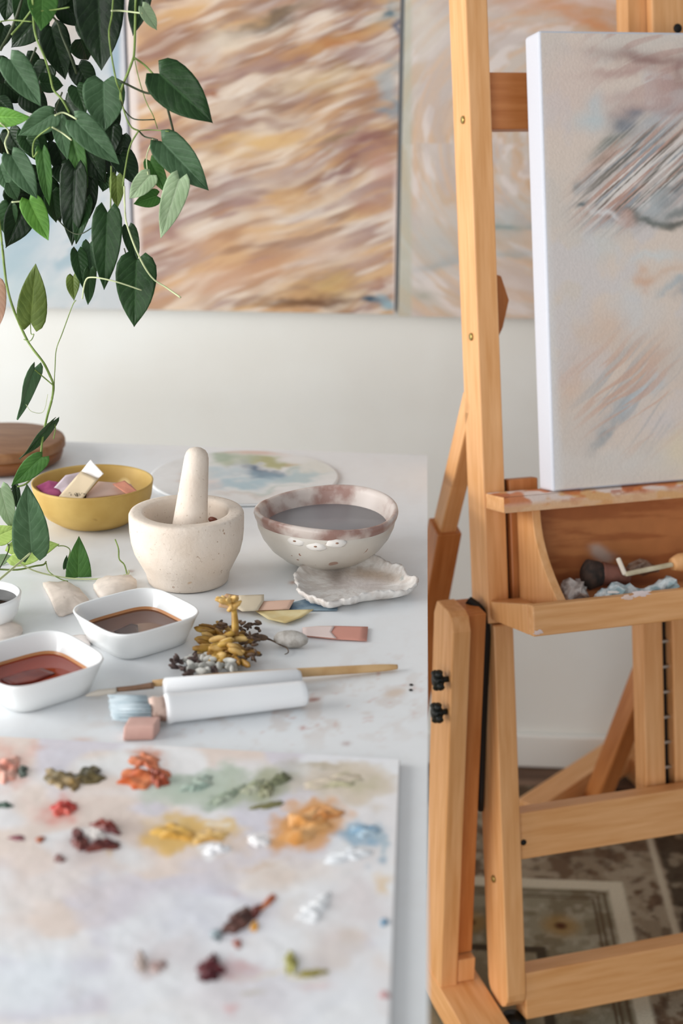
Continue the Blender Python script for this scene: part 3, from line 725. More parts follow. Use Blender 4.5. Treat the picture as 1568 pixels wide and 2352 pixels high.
# ---- round wooden box, far left
m_wbox = mat('stained_wood_box', (150,108,72), .5, (128,86,52), 10, (2,9,2), bump=.1, lo=.35, hi=.65)
m_wbox2 = mat('amber_wood_side', (142,88,44), .45, (100,58,28), 12, (1,1,6), lo=.35, hi=.65)
wc = Vector((-.567, 1.838, T))
WB = thing('round_wooden_box', 'round brown wooden box at the far left of the table', 'box', wc)
lathe('box_side', [(0,0),(.070,0),(.074,.001),(.083,.006),(.086,.014),(.086,.021),(0,.021)], wc, m_wbox2, WB, 72, label='amber side of the box')
lathe('lid', [(0,.0212),(.087,.0212),(.0895,.023),(.0895,.030),(.088,.0335),(.084,.035),(0,.035)], wc, m_wbox, WB, 72, label='flat brown lid')

# ---- glass palette plate behind the mortar
def platefn(X, Y, s, t):
    C = np.ones(X.shape+(3,))*lin((230,232,232))
    wx = (fbm(VN(91), X/40, Y/14, 3)-.5)*90; wy = (fbm(VN(92), X/40, Y/14, 3)-.5)*34
    C = blobs(C, X, Y, [(570,1034,80,12,4,(216,184,170),.85,1.6),(500,1045,34,12,0,(146,172,148),.85,1.4),(560,1056,60,12,0,(160,176,146),.8,1.4),
        (630,1062,60,9,6,(166,168,112),.9,1.6),(665,1064,20,7,0,(200,176,146),.7,1.2),(590,1078,40,10,10,(54,96,128),.95,1.3),(610,1092,60,10,6,(100,140,164),.9,1.4),
        (500,1085,60,16,0,(176,200,210),.8,1.4),(680,1084,24,8,0,(150,176,168),.7,1.2),(560,1110,90,12,-5,(158,192,206),.85,1.4),(690,1100,60,8,-10,(164,194,202),.8,1.4),
        (440,1080,50,26,0,(206,208,206),.6,1.2),(480,1110,40,14,0,(222,206,202),.6,1.2),(610,1128,90,5,-6,(160,186,180),.6,1.2),(560,1136,80,6,0,(220,206,200),.5,1.2),
        (415,1090,24,8,0,(214,190,180),.5,1.2),(730,1075,40,20,0,(214,216,204),.5,1.2)], wx, wy)
    return C
pc = Vector((-.226, 1.792, T)); n = 40
PLT = thing('round_paint_plate', 'round white mixing plate smeared with blue and sage paint behind the mortar', 'plate', pc)
lathe('plate', [(0,0),(.122,0),(.1245,.0008),(.125,.002),(.1242,.0030),(.122,.0034),(0,.0034)], pc, m_white, PLT, 80)
vs = [pc+Vector((0,0,.0039))]; fs = []; NR, NA_ = 44, 120
for i in range(1, NR+1):
    for j in range(NA_): a = 2*math.pi*j/NA_; r = .1225*i/NR; vs.append(pc+Vector((r*math.cos(a), r*math.sin(a), .0036)))
for j in range(NA_): fs.append((0, 1+j, 1+(j+1)%NA_))
for i in range(NR-1):
    for j in range(NA_): fs.append((1+i*NA_+j, 1+(i+1)*NA_+j, 1+(i+1)*NA_+(j+1)%NA_, 1+i*NA_+(j+1)%NA_))
arr = np.array([tuple(v) for v in vs]); X, Y = projA(arr)
mk('paint_smear', vs, fs, m_vpal, PLT, smooth=True, label='watery blue, sage and blush paint', colors=platefn(X, Y, 0, 0))

# ---- oyster shell
ol = [(860,750),(880,722),(905,700),(945,680),(985,665),(1035,655),(1080,648),(1130,640),(1180,635),(1222,638),(1260,645),(1300,662),(1330,680),(1365,692),(1400,700),(1418,728),(1430,758),(1480,765),(1478,790),(1450,815),(1420,825),(1375,832),(1330,835),(1270,842),(1210,850),(1170,862),(1130,870),(1090,872),(1040,888),(1000,882),(960,868),(920,858),(890,835),(872,815),(878,790),(862,770)]
ol = [(x/2.178+280, y/2.178+980) for x, y in ol]
P = [onz(x, y, T+.012) for x, y in ol]
P = smoothpts(P+[P[0]], 4)[:-1]; n = len(P); c = sum(P, Vector())/n; vs = []; fs = []; cols = []
rings = [(.72,.0),(.93,.006),(1.0,.0125),(.985,.0150),(.95,.0135),(.90,.0105),(.84,.0078),(.76,.0060),(.68,.0050),(.59,.0044),(.5,.0040),(.41,.0038),(.32,.0037),(.23,.0037),(.14,.0037),(.05,.0037)]
for ri, (k, z) in enumerate(rings):
    for i, q in enumerate(P):
        jag = (.010*math.sin(i*1.9+ri*.8)+.006*math.sin(i*.77+ri))*(1 if 1 <= ri <= 4 else .15)
        v = c+(q-c)*(k+jag); wv = .0006*math.sin(i*1.3+ri*.5)+.0012*math.sin(i*.21+1); vs.append(Vector((v.x, v.y, T+max(z+(wv if z > .006 else 0)+(random.uniform(-.0003,.0003) if 0<ri<5 else 0), 0 if ri==0 else .0008))))
for r_ in range(len(rings)-1):
    for i in range(n): fs.append((r_*n+i, r_*n+(i+1)%n, (r_+1)*n+(i+1)%n, (r_+1)*n+i))
fs.append([(len(rings)-1)*n+i for i in range(n)]); fs.append(list(range(n)))
arr = np.array([tuple(v) for v in vs]); X, Y = projA(arr)
C = np.ones((len(vs),3))*lin((234,230,225))
C = mix(C, (204,194,186), sst(fbm(VN(95), X/14, Y/6, 3), .45, .6)*.7)
C = blobs(C, X, Y, [(775,1324,22,24,0,(140,126,116),.85,1.5),(790,1325,8,10,0,(206,198,192),.7,1.2),(862,1322,64,15,8,(184,160,136),.85,1.5),(890,1325,16,12,0,(186,172,158),.6,1.2),(830,1340,60,16,0,(220,208,204),.6,1.2),(921,1329,5,4,0,(120,140,140),.8,1.2)])
osh = mk('oyster_shell', vs, fs, vmat('shell_lustre', .4, .4, 180, fine=.04), smooth=True, colors=C)
tag(osh, 'open oyster shell half with ruffled white edge in front of the pottery bowl', 'shell')

# ---- square dishes
def sqr(a, rx, n=64, e=4.2):
    out = []
    for i in range(n):
        t = 2*math.pi*i/n; c_, s_ = math.cos(t), math.sin(t)
        out.append((rx*math.copysign(abs(c_)**(2/e), c_), rx*math.copysign(abs(s_)**(2/e), s_)))
    return [(x*math.cos(a)-y*math.sin(a), x*math.sin(a)+y*math.cos(a)) for x, y in out]
m_porc = mat('white_porcelain', (238,240,240), .18, coat=.3)
def dish(label, cen, a, r, h, liq, lab2, zl, seed):
    D = thing('square_dish', label, 'dish', cen, 'square dishes of paint water')
    secs = [(r*.10,0),(r*.70,0),(r*.78,.0015),(r*.86,h*.4),(r*.955,h*.85),(r*.995,h),(r*.985,h+.0012),(r*.955,h+.0008),(r*.93,h-.002),(r*.84,h*.5),(r*.74,.005),(r*.6,.0035),(r*.1,.0035)]
    vs = []; n = 64
    for rr, z in secs: vs += [(x, y, z) for x, y in sqr(a, rr, n)]
    fs = [(k*n+i, k*n+(i+1)%n, (k+1)*n+(i+1)%n, (k+1)*n+i) for k in range(len(secs)-1) for i in range(n)]
    fs.append(list(range(n))); fs.append([(len(secs)-1)*n+i for i in range(n)])
    mk('dish_body', vs, fs, m_porc, D, mw=Matrix.Translation(cen), smooth=True)
    # stain ring on inner wall
    def rin(z): return r*(.74+(.84-.74)*(z-.005)/(h*.5-.005)) if z < h*.5 else r*(.84+(.93-.84)*(z-h*.5)/(h*.5-.002))
    vs = []; zs = (zl-.0006, zl+.0012, zl+.0024)
    for z in zs: vs += [(x, y, z) for x, y in sqr(a, rin(z)-.0004, n)]
    vs += [(x, y, zs[0]-.001) for x, y in sqr(a, rin(zs[0])-.003, n)]
    fs = [(k*n+i, k*n+(i+1)%n, (k+1)*n+(i+1)%n, (k+1)*n+i) for k in range(2) for i in range(n)]
    mk('stain_ring', vs[:3*n], fs, mat('ring_stain_'+seed, (196,136,86), .3), D, mw=Matrix.Translation(cen), smooth=True, label='orange tide mark above the liquid')
    vs = [(x, y, zl) for x, y in sqr(a, rin(zl)-.0002, n)]+[(x, y, .0045) for x, y in sqr(a, rin(.0052)-.001, n)]
    fs = [list(range(n)), list(range(n, 2*n))]+[(i, (i+1)%n, n+(i+1)%n, n+i) for i in range(n)]
    mk('liquid', vs, fs, mat('tinted_liquid_'+seed, liq, .06, spec=.4), D, mw=Matrix.Translation(cen), label=lab2)
    return D
dA = math.radians(12)
h = .030
d1 = onz(312, 1404, T+h); d1.z = T
dishang = math.radians(45-3)
DSH1 = dish('square white porcelain dish of brown paint water in front of the mortar', d1, dishang+math.radians(2), .0505, h, (106,68,50), 'translucent brown paint water', .0125, 'a')
d2 = onz(78, 1512, T+h); d2.z = T
DSH2 = dish('square white porcelain dish of rust red paint water at the left edge', d2, dishang+math.radians(2), .0515, h, (146,54,34), 'rust red paint water', .0125, 'b')
# dark flake in the brown water, pale petals in the red
card('soaked_flake', 'dark square flake floating in the brown paint water', 'flake', [onz(262,1451,T+.0135),onz(300,1433,T+.0135),onz(316,1436,T+.0135),onz(318,1462,T+.0135),onz(290,1466,T+.0135)], (64,38,34), rough=.3)
card('soaked_petal', 'dark red petal floating in the rust red paint water', 'petal', [onz(0,1560,T+.0135),onz(50,1543,T+.0135),onz(95,1535,T+.0138),onz(126,1546,T+.0135),onz(80,1565,T+.0135),onz(30,1574,T+.0135)], (104,30,22), rough=.3, col2=(130,50,34))
# round dish, far left
rc = onz(-42, 1366, T+.03); rc.z = T
RD = thing('round_dish', 'white round dish of very dark ink cut off by the left edge', 'dish', rc)
lathe('dish_body', [(0,0),(.024,0),(.028,.002),(.034,.012),(.0375,.026),(.038,.030),(.0365,.0312),(.0350,.030),(.032,.016),(.026,.007),(0,.005)], rc, m_porc, RD, 56)
lathe('ink', [(0,.006),(.028,.010),(.0335,.0225),(.0338,.0235),(0,.0235)], rc, mat('dark_ink', (34,22,18), .1, spec=.2), RD, 56, label='very dark brown ink')
vs, fs = lathe_vf([(.0336,.0234),(.0346,.0270)], 56); mk('stain_ring', vs, fs[:-2], mat('ring_stain_c', (190,120,80), .3), RD, mw=Matrix.Translation(rc), smooth=True, label='orange tide mark above the ink')

# ---- scallop shells / petals lying about
def shell(name, label, outline, z, col, hgt, seed, cat='shell', group=None, flute=9, col2=None):
    P = [onz(x, y, T+z) for x, y in outline]; P = smoothpts(P+[P[0]], 3)[:-1]; n = len(P); c = sum(P, Vector())/n; vs, fs = [], []
    rs = random.Random(seed); R_ = [1.0,.86,.62,.34]
    vs += [Vector((p_.x,p_.y,T+.0004)) for p_ in P]
    for k, r_ in enumerate(R_):
        for i, q in enumerate(P):
            v = c+(q-c)*r_; vs.append(Vector((v.x, v.y, T+z+hgt*(1-r_**2)+.0009*math.sin(i*2*math.pi*flute/n)*r_)))
    m_ = len(R_)+1
    for k in range(m_-1):
        for i in range(n): fs.append((k*n+i, k*n+(i+1)%n, (k+1)*n+(i+1)%n, (k+1)*n+i))
    fs.append([(m_-1)*n+i for i in range(n)]); fs.append(list(range(n)))
    o = mk(name, vs, fs, mat(name+'_'+str(seed), col, .6, col2 or tuple(int(q*.93) for q in col), 60, lo=.4, hi=.6, bump=.2), smooth=True)
    return tag(o, label, cat, group)
shell('dried_petal', 'cream brown dried petal behind the brown water dish', [(98,1338),(150,1335),(182,1352),(204,1378),(198,1396),(168,1400),(134,1408),(116,1372)], .004, (228,214,202), .005, 1, 'petal')
shell('pale_shell', 'small ribbed cream shell tucked between dish and mortar', [(214,1342),(232,1326),(268,1322),(300,1322),(314,1336),(300,1352),(268,1366),(232,1366)], .006, (232,220,208), .006, 2, 'shell', flute=14)
shell('dried_petal', 'pale cream dried petal beside the red water dish at the left', [(-30,1432),(0,1426),(34,1430),(52,1444),(30,1462),(-20,1468)], .004, (230,218,208), .004, 3, 'petal')
shell('blush_petal', 'large pale blush petal curling on the table between the two square dishes', [(160,1460),(196,1458),(208,1478),(200,1500),(180,1500),(165,1480)], .001, (232,224,220), .002, 4, 'petal')

# ---- paper and leaf slips right of the mortar
g = 'coloured slips in front of the oyster shell'
def s_(l, z): return [onz(x, y, T+z) for x, y in l]
card('paper_slip', 'dark blue painted slip partly under the oyster shell', 'paper', s_([(662,1386),(700,1377),(776,1393),(774,1402),(664,1402)], .0012), (92,118,140), group=g, col2=(140,160,172))
card('paper_slip', 'pale pink slip lying between cream and blue slips', 'paper', s_([(596,1382),(676,1378),(664,1399),(592,1402)], .0045), (226,188,166), group=g, bend=.001)
card('dried_leaf_slip', 'pale yellow curled dried leaf below the pink slip', 'leaf', s_([(586,1403),(640,1402),(720,1400),(692,1418),(655,1431),(616,1422)], .0035), (228,212,164), bend=-.001, col2=(216,192,134))
card('paper_slip', 'cream translucent slip overlapping the pink one', 'paper', s_([(548,1368),(606,1366),(606,1380),(592,1402),(556,1404),(546,1398)], .0065), (220,206,180), group=g, bend=.001)
card('paper_slip', 'tan curled slip behind the dried flower head', 'paper', s_([(505,1376),(520,1364),(560,1370),(556,1400),(528,1398),(502,1394)], .005), (208,170,132), group=g, bend=.002)
PKS = card('paper_slip', 'long slip fading from white to terracotta pink at the right end', 'paper', s_([(694,1442),(768,1438),(845,1440),(842,1472),(770,1468),(696,1460)], .0015), (212,150,134), group=g, bend=.0008)
# fade: white paint on the left half
wp = card('paint_fade', None, None, s_([(694,1441.5),(730,1438),(768,1437.5),(760,1452),(772,1466),(740,1463),(696,1459)], .0030), (234,214,208), th=.0004, parent=None); 
mw_ = wmx(wp); wp.parent = PKS; wp.matrix_basis = wmx(PKS).inverted() @ mw_; wp['label'] = 'white painted end'

# ---- dried flower / seaweed cluster
FC0 = onz(530, 1512); FC0.z = T
FC = thing('dried_seaweed_sprig', 'mustard yellow and dark brown dried seaweed sprig lying above the brushes', 'dried plant', FC0)
m_pod = mat('mustard_pod', (196,158,72), .45, (140,98,34), 60, lo=.35, hi=.6, bump=.2)
m_podl = mat('pale_pod', (222,188,120), .45, (186,144,70), 70, lo=.35, hi=.6)
m_drk = mat('dark_twig', (66,48,36), .6, (104,80,58), 90, lo=.4, hi=.6)
rs = random.Random(5)
def pod(px, py, z, L, r, ang, tiltz, m_, mb):
    q = onz(px, py, T+z); a = Vector((math.cos(ang), math.sin(ang), tiltz)).normalized()
    mb.add(ellipsoid(q, a, (0,0,1), L, r, r*.7, 8, 7, .1))
pods, podl, dk = MB(), MB(), MB()
for k in range(46):
    a = rs.uniform(0, 6.28); rr = math.sqrt(rs.random()); px = 522+54*rr*math.cos(a); py = 1480+42*rr*math.sin(a)
    z = .006+.020*(1-rr)*rs.uniform(.5,1)
    if px > 560 and rs.random() < .75: pod(px, py, z, .006, .0024, rs.uniform(0,6.28), rs.uniform(-.3,.6), None, dk)
    else: pod(px, py, z, rs.uniform(.007,.011), rs.uniform(.0028,.0042), rs.uniform(-.6,.9)+(3.14 if rs.random()<.5 else 0), rs.uniform(-.2,.8), None, podl if rs.random() < .4 else pods)
for (px, py, an) in ((478,1441,2.9),(468,1447,3.0),(470,1468,3.3),(466,1490,3.4),(545,1518,-1.2),(562,1524,-.9),(530,1500,-.6),(505,1455,2.2),(500,1500,3.6),(575,1500,-.2),(548,1460,1)):
    pod(px, py, .010, .010, .0036, an, .1, None, pods)
for k in range(34):
    px = rs.uniform(556,604); py = rs.uniform(1428,1520); pod(px, py, rs.uniform(.004,.018), .005, .0018, rs.uniform(0,6.28), rs.uniform(-.5,.5), None, dk)
for k in range(10):
    pod(rs.uniform(500,580), rs.uniform(1426,1446), rs.uniform(.012,.022), .0045, .0018, rs.uniform(0,6.28), rs.uniform(-.5,.5), None, dk)
pods.build('mustard_pods', m_pod, FC); podl.build('pale_pods', m_podl, FC, label='paler straw yellow pods'); dk.build('dark_pods', m_drk, FC, label='dark brown shrivelled pods')
st0 = onz(540,1462,T+.016)
tube('stalk', [st0, onz(540,1436,T+.024), onz(538,1408,T+.034), onz(536,1385,T+.042)], [.0035,.0036,.0028,.0022], m_pod, FC)
hd = MB(); top_ = onz(536,1392,T+.042)
for k in range(9):
    a = k*.7; q = top_+Vector((math.cos(a)*.005-.004, math.sin(a)*.004, .001*k)); hd.add(ellipsoid(q, (math.cos(a)-.4, math.sin(a), .5), (0,0,1), .009, .003, .0022, 8, 6, .1))
hd.build('flower_head', m_podl, FC, label='tan open head on the stalk')
tube('curled_tendril', [onz(598,1462,T+.010), onz(622,1470,T+.006), onz(645,1482,T+.004), onz(658,1488,T+.004), onz(662,1498,T+.002), onz(654,1503,T+.002)], [.0024,.0009,.0006,.0006,.0005,.0004], m_drk, FC, label='thin dark curling tendril')
b_ = MB(); b_.add(ellipsoid(onz(600,1464,T+.010), (1,-.2,0), (0,0,1), .007, .0035, .003)); b_.build('dark_tip', m_drk, FC)
# lichen tuft
LC = thing('lichen_tuft', 'grey white lichen tuft with dark tips beside the seaweed sprig', 'lichen', Vector((onz(470,1535).x, onz(470,1535).y, T)))
lw, ld = MB(), MB()
for k in range(40):
    t = rs.random(); px = 430+t*125; py = 1530+rs.uniform(-24,14)-6*t; pod(px, py, .003+rs.uniform(0,.008), rs.uniform(.004,.0075), rs.uniform(.0028,.0045), rs.uniform(0,6.28), rs.uniform(-.4,.4), None, lw)
for (cx, cy) in ((408,1512),(402,1528),(420,1540),(445,1514),(450,1508),(432,1552),(438,1545),(400,1522),(497,1534),(490,1540),(455,1525),(412,1518)):
    for q in range(3): pod(cx+rs.uniform(-5,5), cy+rs.uniform(-5,5), rs.uniform(.004,.012), .0045, .0021, rs.uniform(0,6.28), rs.uniform(-.2,.9), None, ld)
lw.build('pale_lobes', mat('lichen_grey', (214,212,204), .8, (176,176,170), 80, bump=.4), LC); ld.build('dark_tips', mat('lichen_dark', (74,60,58), .7, (110,92,86), 90), LC, label='dark brown tips')
# grey pod
b_ = MB(); q = onz(668,1468,T+.008); b_.add(ellipsoid(q, (1,-.1,0), (0,0,1), .0165, .0085, .0085, 20, 14, .03))
tag(b_.build('grey_seed_pod', mat('fuzzy_grey', (196,192,186), .9, (166,160,152), 120, bump=.6)), 'small fuzzy grey seed pod beside the pink slip', 'seed pod')

# ---- brushes
rbz = lambda px, py, z: onz(px, py, T+z)
SB = thing('slender_brush', 'slender wooden brush lying behind the white-handled brush', 'brush', rbz(520,1560,0))
tube('handle', [rbz(350,1570,.012), rbz(500,1556,.012), rbz(690,1545,.008), rbz(860,1535,.0045), rbz(912,1531.5,.0035)], [.0030,.0038,.0042,.0036,.0022], mat('tan_handle', (208,172,124), .5, (190,150,100), 30), SB, 12)
tube('ferrule', [rbz(268,1584,.006), rbz(310,1580,.009), rbz(352,1574,.012)], [.0022,.0024,.0030], mat('dull_copper', (140,104,78), .5, (100,76,60), 40), SB, 12, label='dull copper ferrule')
tube('bristles', [rbz(196,1598,.0030), rbz(225,1592,.0045), rbz(268,1586,.006)], [.0006,.0030,.0024], mat('pale_bristle', (206,198,186), .8), SB, 12)
WB2 = thing('white_brush', 'thick white-handled brush with pale blue bristles resting on a pink block', 'brush', rbz(520,1640,0))
hz = .0155
hz = .0125; e0, e1 = rbz(378,1628,hz), rbz(702,1592,hz); axd = (e1-e0).normalized(); sd = axd.cross(ez)
m_wh = mat('white_handle', (236,238,240), .35, bump=.08, bscale=8)
b_ = MB(); n = 30
prof = []
for k in range(n):
    a = 2*math.pi*k/n; x = .0130*math.cos(a); z = .0122*math.sin(a); prof.append((x, z))
def loft(axis0, axis1, secs):
    vs, fs = [], []
    for t, sx, sz in secs:
        q = axis0.lerp(axis1, t)
        for x, z in prof: vs.append(q+(-sd)*x*sx+ez*z*sz)
    m_ = len(secs)
    for k in range(m_-1):
        for i in range(n): fs.append((k*n+i, k*n+(i+1)%n, (k+1)*n+(i+1)%n, (k+1)*n+i))
    fs.append(list(range(n))); fs.append([(m_-1)*n+i for i in range(n)])
    return vs, fs
b_.add(loft(e0, e1, [(0,.88,.88),(.01,1.02,1.05),(.03,1.06,1.08),(.06,1.0,1.0),(.5,.96,.96),(.95,.9,.9),(.985,.88,.88),(1,.8,.8)]))
f0, f1 = rbz(376,1582,.012), rbz(690,1556,.012)
b_.add(loft(f0, f1, [(0,.55,.60),(.015,.72,.78),(.5,.68,.72),(.97,.64,.68),(1,.5,.5)]))
b_.build('handle', m_wh, WB2, label='glossy white handle with a ridge along the back')
g0 = e0-axd*.013
b_ = MB(); b_.add(loft(g0, e0+axd*.001, [(0,.75,.80),(.3,.92,.95),(.6,.80,.84),(1,.9,.9)])); b_.build('ferrule', mat('pinkish_ferrule', (214,186,172), .45, (120,82,64), 60, lo=.45, hi=.62), WB2, label='rust and pink stained ferrule')
br0 = rbz(262,1625,.011)
b_ = MB()
for k in range(420):
    t = rs.uniform(-1,1); w_ = rs.uniform(-1,1); root = g0+(-sd)*t*.0125+ez*w_*.0085; tip = br0+(-sd)*(t*.0150+rs.uniform(-.001,.001))+ez*(w_*.006)+axd*rs.uniform(-.004,.004)
    b_.add(tube_vf([root, root.lerp(tip,.5), tip], [.0007,.0008,.0004], 4))
b_.build('bristles', mat('blue_grey_bristle', (196,208,214), .75, (168,186,194), 40), WB2, label='pale blue grey bristles')
q = [rbz(279,1694,.0), rbz(352,1690,.0)]
ER = None
v_ = []
base = [onz(281,1703,T), onz(352,1701,T), onz(368,1680,T), onz(296,1682,T)]
vs = base+[b0+Vector((.001,.002,.0125)) for b0 in base[:2]]+[base[2]+Vector((.0,.004,.0125)), base[3]+Vector((0,.004,.0125))]
er = mk('pink_eraser', vs, [(0,3,2,1),(4,5,6,7),(0,1,5,4),(1,2,6,5),(2,3,7,6),(3,0,4,7)], mat('pink_rubber', (218,178,166), .7, (204,160,148), 30)); bev(er, .0015)
tag(er, 'small dusty pink block under the bristles of the white brush', 'block')
# tan scrap by the vine end
# ================================================================ PALETTE IN THE FOREGROUND
def palfn(X, Y, s, t):
    C = np.ones(X.shape+(3,))*lin((236,234,235))
    n = fbm(VN(101), X/260, Y/130, 3); C = mix(C, (232,214,202), sst(n, .45, .58)*.85)
    n = fbm(VN(102), X/230, Y/120, 3); C = mix(C, (216,214,226), sst(n, .50, .60)*.8)
    n = fbm(VN(103), X/200, Y/110, 2); C = mix(C, (240,243,246), sst(n, .5, .62)*.8)
    wx = (fbm(VN(104), X/48, Y/34, 4)-.5)*90; wy = (fbm(VN(105), X/48, Y/34, 4)-.5)*64
    C = blobs(C, X, Y, [(480,1812,155,46,0,(184,198,180),.9,3),(620,1805,76,44,-20,(166,170,138),.85,2),(440,1795,30,20,0,(160,180,168),.6,1),(505,1838,24,14,-30,(130,150,132),.6,1),
        (300,1745,100,24,0,(226,226,222),.5,1),(800,1800,125,52,0,(216,202,182),.9,3),(730,1762,60,8,5,(178,166,136),.6,1.3),(830,1800,50,16,10,(196,190,158),.7,1.2),
        (430,1917,108,40,-2,(226,184,104),.95,4),(400,1890,60,16,0,(226,196,136),.7,1.2),(505,1900,40,14,0,(232,198,130),.8,1.5),(705,1900,94,54,-12,(222,160,90),.97,4),(700,1882,30,22,0,(214,142,66),.7,1.2),
        (540,1935,60,20,0,(226,206,190),.8,1.4),(495,1950,34,14,0,(244,244,246),.9,1.6),(500,1902,14,8,0,(246,240,230),.8,1.4),(600,1925,34,18,0,(240,238,238),.8,1.4),
        (780,1950,60,26,-30,(236,240,244),.9,1.6),(835,1908,56,20,-5,(140,178,202),.95,2),(300,1900,50,34,0,(170,150,140),.4,1.2),(800,1945,20,14,-40,(172,200,214),.7,1.2),(875,1930,14,40,0,(150,182,198),.7,1.2),(865,1975,16,10,0,(140,170,190),.8,1.2),
        (640,2000,140,40,0,(230,218,208),.7,1.5),(600,1978,60,8,-8,(214,186,160),.6,1.2),(700,2090,80,30,-20,(228,214,204),.6,1.2),(730,2080,60,36,-40,(243,245,248),.85,1.6),
        (760,2190,80,70,0,(222,212,206),.8,1.6),(820,2060,60,70,0,(224,214,214),.7,1.4),(880,2030,16,26,0,(232,204,164),.8,1.2),(620,2180,60,40,0,(242,244,247),.7,1.4),(590,2185,40,20,-20,(238,236,238),.7,1),
        (450,2100,80,50,0,(212,214,226),.6,1.2),(400,2190,100,40,0,(214,206,208),.6,1.2),(150,2010,140,60,0,(228,214,208),.7,1.4),(230,2020,40,20,0,(208,208,220),.6,1),(60,2090,90,60,0,(232,216,206),.6,1.2),
        (80,2250,130,80,0,(236,243,248),.8,1.6),(560,2280,150,60,0,(216,210,216),.6,1.4),(830,2250,80,50,-30,(238,240,244),.8,1.4),(570,2215,50,8,8,(206,150,150),.6,1.2),
        (545,2058,22,12,0,(206,180,176),.5,1),(20,1760,50,44,0,(226,170,152),.85,1.6),(75,1718,22,12,0,(226,180,170),.6,1.2),(335,1735,40,22,0,(216,140,104),.8,1.4),(145,1858,46,28,0,(210,110,96),.7,1.4),
        (235,1990,60,24,0,(226,206,196),.5,1),(210,1940,70,44,0,(150,120,116),.5,1.2),(255,1965,14,12,0,(222,188,140),.7,1.2),(340,2215,40,26,0,(196,176,172),.7,1.3),(520,2225,60,12,6,(190,120,124),.6,1.3),
        (545,2312,16,10,0,(216,160,160),.7,1.2),(585,2276,14,8,0,(170,160,130),.6,1.2),(178,2288,10,60,0,(214,212,216),.5,1.4),(730,2262,40,10,0,(226,190,190),.5,1.2),(650,2236,80,5,0,(232,212,160),.5,1.2)], wx, wy)
    return C
PX0, PX1, PY0, PY1 = -.60, -.0065, .45, 1.020
tilt = .010   # the far edge is tilted a touch: left end further
PAL = thing('paint_palette', 'big white sheet palette covered in dabs of oil paint in the foreground', 'palette', (-.3,.75,T))
pz = T+.005
vs = [(PX0,PY0,T),(PX1,PY0,T),(PX1,PY1-.007,T),(PX0,PY1+.022,T)]; vs += [(a,b,pz) for a,b,_ in vs]
bev(mk('sheet', vs, [(0,3,2,1),(4,5,6,7),(0,1,5,4),(1,2,6,5),(2,3,7,6),(3,0,4,7)], mat('palette_board', (226,224,222), .5), PAL), .001)
def palz(X, Y, s, t): return (fbm(VN(106), X/60, Y/34, 3)-.45)*.0011*(1-np.maximum(s, 0)**30)
# painted skin follows the slanted far edge
def pal_skin():
    nx, ny = 420, 380; s = np.linspace(0,1,nx+1); t = np.linspace(0,1,ny+1); Sg, Tg = np.meshgrid(s, t)
    Xw = PX0+.001+Sg*(PX1-PX0-.0020); Yt = (PY1+.0215)+(Xw-PX0)/(PX1-PX0)*(-.029); Yw = PY0+.001+Tg*(Yt-PY0-.002)
    P = np.stack([Xw, Yw, np.full_like(Xw, pz+.0008)], -1); X, Y = projA(P); P[..., 2] += palz(X, Y, Sg, Tg)*np.clip(np.minimum(np.minimum(Sg,1-Sg),np.minimum(Tg,1-Tg))*30,0,1)
    idx = np.arange((nx+1)*(ny+1)).reshape(ny+1, nx+1)
    fs = np.stack([idx[:-1,:-1], idx[:-1,1:], idx[1:,1:], idx[1:,:-1]], -1).reshape(-1, 4).tolist()
    return mk('mixed_paint', P.reshape(-1,3).tolist(), fs, m_vpal, PAL, smooth=True, colors=palfn(X, Y, Sg, Tg).reshape(-1,3), label='scraped and mixed pastel paint')
pal_skin()
def dab(label, px, py, rx, ry, ang, col, col2=None, seed=0, rough_=.32, h=.006, hole=None):
    """thick irregular mound of paint; rx, ry in photo pixels"""
    rs = random.Random(seed); c = onz(px, py, pz+.001); ex = onz(px+rx, py, pz+.001)-c; ey = onz(px, py-ry, pz+.001)-c
    NA, NR = 40, 7; vs, fs = [], []; ph = [rs.uniform(0,6.28) for _ in range(5)]
    def rad(a): return 1+.16*math.sin(2*a+ph[0])+.14*math.sin(3*a+ph[1])+.12*math.sin(5*a+ph[2])+.09*math.sin(8*a+ph[3])+.05*math.sin(13*a+ph[4])
    ca, sa = math.cos(math.radians(ang)), math.sin(math.radians(ang))
    for k in range(NR):
        t = (k+1)/NR
        for j in range(NA):
            a = 2*math.pi*j/NA; r_ = t*rad(a)
            x0, y0 = r_*math.cos(a), r_*math.sin(a)*ry/rx; x = x0*ca-y0*sa; y = (x0*sa+y0*ca)*rx/ry
            v = c+ex*x+ey*y; v.z = pz+.0004+h*(1-t**2.2)*(.6+.5*math.sin(7*a*0+x*5+ph[0])*math.sin(y*6+ph[1]))+(.0006 if k < NR-1 else -.0003); vs.append(v)
    vs.append(c+Vector((0,0,h*.7)))
    for k in range(NR-1):
        for j in range(NA): fs.append((k*NA+j, k*NA+(j+1)%NA, (k+1)*NA+(j+1)%NA, (k+1)*NA+j))
    for j in range(NA): fs.append((j, (j+1)%NA, NR*NA))
    mk('paint_dab', vs, fs, mat('dab_'+str(seed), col, rough_, col2, 55, lo=.42, hi=.58, bump=.3), PAL, smooth=True, label=label)
dab('salmon pink dab at the left edge', 10,1768,34,32,0,(222,140,120),(232,176,158),1)
dab('pale sage streak of paint', 455,1800,38,16,25,(176,190,176),(150,170,156),40,h=.003)
dab('grey green streak of paint', 520,1828,44,12,30,(150,164,142),(180,190,170),41,h=.003)
dab('sage stroke of paint', 580,1808,34,12,35,(160,166,134),(190,192,168),42,h=.003)
dab('creamy beige dab', 770,1795,70,16,5,(214,200,180),(190,184,152),43,h=.003)
dab('yellow ochre dab', 400,1912,48,20,0,(224,180,96),(210,158,70),44,h=.004)
